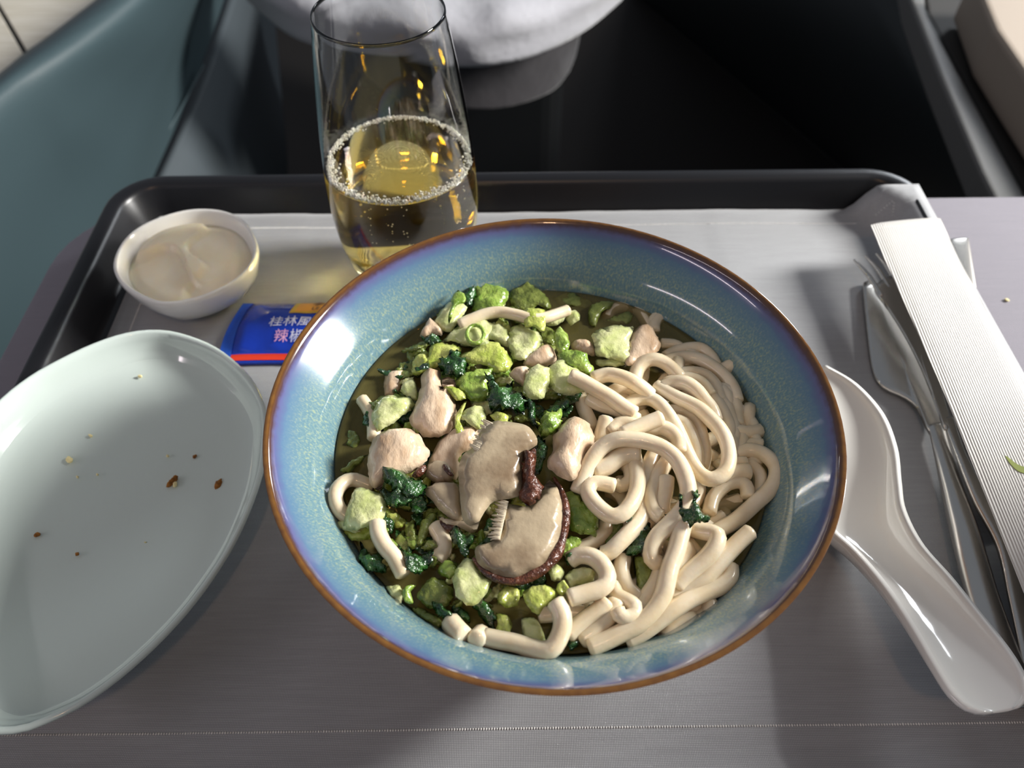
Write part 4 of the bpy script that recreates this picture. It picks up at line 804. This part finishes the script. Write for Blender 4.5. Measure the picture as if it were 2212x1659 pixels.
# ------------------------------------------------------------------ chilli sauce packet
pk_c = P(600, 720, 0)
pk = empty('sauce_packet', Vector((pk_c.x, pk_c.y, -.001)), label='blue chilli sauce packet with a red stripe half under the noodle bowl', cat='sauce packet')
A0, A1 = P(508, 652, .002), P(525, 783, .002)
px0, py1, py0 = P(499, 720, .002).x, A0.y, A1.y
PKL = .055
def pk_h(s, t):
    e = max(0.0, min(1, s/.16, (1-s)/.10)); e = e*e*(3-2*e); f = max(0, math.sin(math.pi*max(0, min(1, (t-.12)/.86))))**.7
    return .0006 + .0062*e*f + .0009*e*f*noise.noise(Vector((s*7, t*5, 1.7)))
def pk_xy(s, t):
    notch = .0022*math.sin(math.pi*t)*(1-min(1, s/.12)) if s < .12 else 0
    return px0 - .0018 + .0035*(t-.2) - notch + PKL*s, py0 + (py1-py0)*t + .0010*math.sin(3.1*s+.5)*(1-t)
def pk_patch(name, s0, s1, t0, t1, m_, lift=0, parent=None, ns=40, nt_=24, thick=.0):
    V = []
    for i in range(nt_):
        for j in range(ns):
            s = s0+(s1-s0)*j/(ns-1); t = t0+(t1-t0)*i/(nt_-1); x, y = pk_xy(s, t); V.append((x, y, pk_h(s, t)+lift))
    o = obj(name, V, grid_faces(nt_, ns), m_, parent)
    if thick: mod_solid(o, thick, -1)
    return o
V = []; ns, nt_ = 46, 28
for sg in (1, -1):
    for i in range(nt_):
        for j in range(ns):
            s, t = j/(ns-1), .0+i/(nt_-1); x, y = pk_xy(s, t); V.append((x, y, pk_h(s, t) if sg > 0 else -.0009+.15*(pk_h(s, t)-.0006)*0))
G = grid_faces(nt_, ns); o_ = ns*nt_; F = G + [tuple(o_+k for k in f)[::-1] for f in G]
per = [j for j in range(ns)] + [i*ns+ns-1 for i in range(1, nt_)] + [(nt_-1)*ns+j for j in range(ns-2, -1, -1)] + [i*ns for i in range(nt_-2, 0, -1)]
F += [(per[k], per[(k+1) % len(per)], o_+per[(k+1) % len(per)], o_+per[k]) for k in range(len(per))]
obj('pouch', V, F, M['blue'], pk)
pk_patch('end_seal', 0, .085, .10, 1, M['blue_seal'], .0003, pk, 10, 24)
pk_patch('red_stripe', .06, 1, .035, .125, M['red'], .0003, pk, 40, 5)
pk_patch('gold_label', .46, .86, .66, .99, M['gold'], .0003, pk, 30, 14)
pk_patch('label_panel', .50, .82, .69, .96, M['orange'], .00045, pk, 30, 14)
def text_on(name, s, body, cx, cy, size, m_, lift=.0006, parent=None):
    cu = bpy.data.curves.new('t', 'FONT'); cu.body = body; cu.size = size; cu.align_x = 'CENTER'; cu.align_y = 'CENTER'; cu.resolution_u = 2
    t = bpy.data.objects.new('t', cu); COL.objects.link(t)
    dg = bpy.context.evaluated_depsgraph_get(); me = bpy.data.meshes.new_from_object(t.evaluated_get(dg)); bpy.data.objects.remove(t)
    V = [(v.co.x, v.co.y) for v in me.vertices]; F = [tuple(p.vertices) for p in me.polygons]
    VV = []
    for x, y in V:
        ss, tt = cx + x/PKL, cy + y/(py1-py0); X, Y = pk_xy(ss, tt); VV.append((X, Y, pk_h(ss, tt)+lift))
    if VV: return obj(name, VV, F, m_, parent, smooth=False)
text_on('lettering', 0, '桂林風', .50, .50, .0062, M['white_ink'], parent=pk)
text_on('lettering', 0, '辣', .455, .30, .0062, M['pink_ink'], parent=pk)
text_on('lettering', 0, '椒', .575, .30, .0062, M['white_ink'], parent=pk)
text_on('lettering', 0, '李', .66, .87, .0055, M['ink'], .0008, parent=pk)
text_on('lettering', 0, 'LE', .66, .74, .0035, M['ink'], .0008, parent=pk)
text_on('lettering', 0, '净含', .56, .08, .0024, M['white_ink'], .0006, parent=pk)

# ------------------------------------------------------------------ porcelain soup spoon
def trough(name, st, mat_, wall=.0022, k=13, **kw):
    """st: (left px, right px, rim z, depth)"""
    Ls = catmull([P(*a, z) for a, b, z, d in st], 60); Rs = catmull([P(*b, z) for a, b, z, d in st], 60)
    Ds = catmull([Vector((d, 0, 0)) for a, b, z, d in st], 60); V = []
    for l, r, d in zip(Ls, Rs, Ds):
        d = max(.0006, d.x); w = (r-l); row = []
        for i in range(k):
            a = math.pi*i/(k-1); s = .5-.5*math.cos(a); row.append(l + w*s - Vector((0, 0, d*math.sin(a)**.8)))
        wn = w.normalized() if w.length > 1e-6 else Vector((1, 0, 0))
        for i in range(k-1, -1, -1):
            a = math.pi*i/(k-1); s = .5-.5*math.cos(a); row.append(l + w*s + wn*(wall*(2*s-1)) - Vector((0, 0, .0008 + (d+wall)*math.sin(a)**.8)))
        V += row
    F = grid_faces(60, 2*k, True); F.append(tuple(range(2*k))[::-1]); F.append(tuple(range(59*2*k, 60*2*k)))
    return obj(name, V, F, mat_, **kw)
trough('soup_spoon', [((1752, 800), (1778, 790), .0165, .002), ((1715, 850), (1840, 826), .0165, .008), ((1700, 930), (1898, 890), .0165, .0115), ((1710, 1010), (1928, 965), .0165, .0118), ((1752, 1085), (1937, 1040), .0165, .010),
                      ((1803, 1142), (1946, 1100), .0168, .0085), ((1858, 1192), (1982, 1172), .0185, .0075), ((1920, 1265), (2046, 1246), .0215, .007), ((1978, 1350), (2110, 1326), .0245, .0068), ((2028, 1435), (2170, 1402), .027, .0066), ((2068, 1498), (2205, 1462), .0282, .006), ((2108, 1530), (2212, 1505), .0288, .004), ((2146, 1538), (2190, 1530), .0288, .0015)],
       M['white_china'], label='white porcelain soup spoon tucked under the bowl rim', cat='spoon')

# ------------------------------------------------------------------ cutlery and paper sleeve
def flatpiece(name, px, th, mat_, parent=None, dome=.0, **kw):
    """px with own z: (u, v, z) outline, gently domed"""
    ring = catmull([P(*p) for p in px], 60, True); c = sum(ring, Vector())/60; V = []
    S = (1, .9, .6, .25)
    for s in S:
        for p in ring: q = c+(p-c)*s; V.append(Vector((q.x, q.y, q.z+dome*(1-s*s))))
    for s in S:
        for p in ring: q = c+(p-c)*s; V.append(Vector((q.x, q.y, q.z-th)))
    n = 60; G = grid_faces(4, n, True); F = list(G) + [tuple(4*n+i for i in f)[::-1] for f in G]
    F += [tuple(range(3*n, 4*n)), tuple(range(7*n, 8*n))[::-1]] + [(j, (j+1) % n, 4*n+(j+1) % n, 4*n+j) for j in range(n)]
    return obj(name, V, F, mat_, parent, **kw)
def bar(name, secs, mat_, parent=None, k=14, n=50):
    """rounded bar through (left px, right px, z, half thickness)"""
    Ls = catmull([P(*a, z) for a, b, z, t in secs], n); Rs = catmull([P(*b, z) for a, b, z, t in secs], n); Ts = catmull([Vector((t, 0, 0)) for a, b, z, t in secs], n); V = []
    for l, r, t in zip(Ls, Rs, Ts):
        c, h = (l+r)/2, (r-l)/2
        for i in range(k):
            a = 2*math.pi*i/k; V.append(c + h*math.cos(a) + Vector((0, 0, t.x*math.sin(a))))
    F = grid_faces(n, k, True); F.append(tuple(range(k))[::-1]); F.append(tuple(range((n-1)*k, n*k)))
    return obj(name, V, F, mat_, parent)
kn = empty('butter_knife', P(2000, 950, -.001), label='steel butter knife lying between the soup spoon and the fork', cat='knife')
flatpiece('blade', [(1866, 610, .0016), (1872, 690, .0016), (1882, 775, .0016), (1893, 815, .0018), (1912, 838, .002), (1955, 857, .0026), (1982, 880, .0032), (2000, 915, .0042), (2012, 935, .0045), (2040, 930, .0045), (2034, 890, .0038), (2020, 830, .0026), (1995, 775, .002), (1955, 715, .0016), (1905, 640, .0016), (1880, 606, .0016)], .0016, M['steel'], kn, dome=.0006)
bar('handle', [((2004, 920), (2040, 915), .0040, .0016), ((2012, 955), (2048, 950), .0042, .0026), ((2030, 1040), (2074, 1035), .0044, .0034), ((2055, 1160), (2118, 1160), .0048, .0038), ((2085, 1280), (2156, 1280), .0050, .0038), ((2125, 1400), (2200, 1400), .0050, .0034), ((2155, 1480), (2232, 1480), .0050, .0028), ((2180, 1530), (2240, 1530), .0050, .001)], M['steel'], kn)
fk = empty('fork', P(2010, 850, .004), label='small steel fork lying across the knife blade under the paper sleeve', cat='fork')
flatpiece('neck_plate', [(1890, 622, .0115), (1918, 662, .0112), (1950, 712, .0108), (1985, 778, .0100), (2015, 850, .0095), (2042, 925, .0095), (2056, 918, .0095), (2035, 840, .0100), (2014, 770, .0105), (1990, 700, .0110), (1962, 640, .0115), (1940, 596, .0120), (1912, 600, .0118)], .0014, M['steel'], fk, dome=0)
for (a, b_) in (((1845, 561), (1904, 640)), ((1869, 552), (1921, 622)), ((1893, 548), (1936, 612)), ((1917, 545), (1950, 605))):
    m_ = ((a[0]+b_[0])/2+3, (a[1]+b_[1])/2-3)
    V, F = tube([P(*a, .0135), P(*m_, .0122), P(*b_, .0108)], .0011, n=8, step=.001, wob=0, taper=lambda t: .45+.55*min(1, t*2))
    obj('tine', V, F, M['steel'], fk)
bar('handle', [((2036, 905), (2062, 900), .0088, .0010), ((2062, 980), (2086, 975), .0085, .0016), ((2100, 1080), (2140, 1075), .0075, .0020), ((2150, 1180), (2205, 1175), .0065, .0022), ((2176, 1290), (2246, 1285), .006, .0024), ((2200, 1400), (2280, 1395), .0055, .0024), ((2222, 1500), (2300, 1490), .005, .0018), ((2240, 1550), (2300, 1545), .005, .0008)], M['steel'], fk)
ts = empty('teaspoon', P(2090, 600, -.001), label='steel teaspoon whose handle end sticks out beside the paper sleeve', cat='spoon')
bar('handle', [((2052, 517), (2092, 514), .0165, .0005), ((2050, 530), (2095, 528), .0165, .0010), ((2062, 600), (2106, 598), .0152, .0011), ((2090, 720), (2126, 718), .0125, .0012), ((2130, 860), (2156, 858), .0095, .0013), ((2160, 950), (2182, 948), .0085, .0013)], M['steel'], ts)
flatpiece('spoon_bowl', [(2158, 940, .0085), (2140, 1000, .008), (2150, 1080, .0075), (2200, 1130, .007), (2250, 1110, .007), (2260, 1040, .0075), (2230, 970, .008), (2184, 940, .0085)], .0012, M['steel'], ts, dome=-.003)

# paper sleeve with fine ribs
m, nt, b = new_mat('ribbed_paper'); M['ribbed'] = m
b.inputs['Base Color'].default_value = lin('d3d0cb'); b.inputs['Roughness'].default_value = .7
geo = nt.nodes.new('ShaderNodeNewGeometry'); mp = nt.nodes.new('ShaderNodeMapping'); mp.vector_type = 'POINT'
a_, b_ = P(1890, 500, .02), P(2170, 1180, .02); ang = math.atan2(b_.y-a_.y, b_.x-a_.x)
mp.inputs['Rotation'].default_value = (0, 0, -ang+math.pi/2); nt.links.new(geo.outputs['Position'], mp.inputs['Vector'])
w = nt.nodes.new('ShaderNodeTexWave'); w.wave_type = 'BANDS'; w.bands_direction = 'X'; w.inputs['Scale'].default_value = 330; w.inputs['Distortion'].default_value = .6; w.inputs['Detail Scale'].default_value = .4
nt.links.new(mp.outputs[0], w.inputs['Vector'])
bp = nt.nodes.new('ShaderNodeBump'); bp.inputs['Strength'].default_value = .55; bp.inputs['Distance'].default_value = .0005
nt.links.new(w.outputs['Fac'], bp.inputs['Height']); nt.links.new(bp.outputs[0], b.inputs['Normal'])
sl = empty('paper_sleeve', P(2060, 800, .012), label='white ribbed paper cutlery sleeve with a green leaf print', cat='paper sleeve')
ctr_l = [(1881, 486, .0200), (1905, 545, .0200), (1950, 645, .0195), (2040, 850, .0190), (2100, 1000, .0185), (2152, 1130, .0180), (2230, 1330, .0175), (2330, 1600, .0170)]
ctr_r = [(2032, 472, .0200), (2070, 556, .0200), (2122, 655, .0195), (2222, 850, .0190), (2300, 1000, .0185), (2370, 1130, .0180), (2480, 1330, .0175), (2620, 1600, .0170)]
Ls = catmull([P(*p) for p in ctr_l], 40); Rs = catmull([P(*p) for p in ctr_r], 40); V = []; kq = 14
for l, r in zip(Ls, Rs):
    for i in range(kq):
        s = i/(kq-1); e = 1-(2*s-1)**8; V.append(l+(r-l)*s + Vector((0, 0, .0012*e*(.7+.3*math.sin(s*math.pi)))))
    for i in range(kq-1, -1, -1):
        s = i/(kq-1); e = 1-(2*s-1)**8; V.append(l+(r-l)*s - Vector((0, 0, .0016*e)))
F = grid_faces(40, 2*kq, True); F.append(tuple(range(2*kq))[::-1]); F.append(tuple(range(39*2*kq, 40*2*kq)))
obj('folded_paper', V, F, M['ribbed'], sl)
def leafprint(pts):
    n = len(pts)
    ring = catmull([P(u, v, .01985) for u, v in pts], 24, True); V = ring + [p-Vector((0, 0, .0004)) for p in ring]
    return obj('leaf_print', V, [tuple(range(24)), tuple(range(47, 23, -1))] + [(i, (i+1) % 24, 24+(i+1) % 24, 24+i) for i in range(24)], M['leafprint'], sl, smooth=False)
leafprint([(2171, 984), (2181, 990), (2195, 1001), (2212, 1008), (2240, 1012), (2238, 1022), (2212, 1022), (2196, 1015), (2182, 1001)])
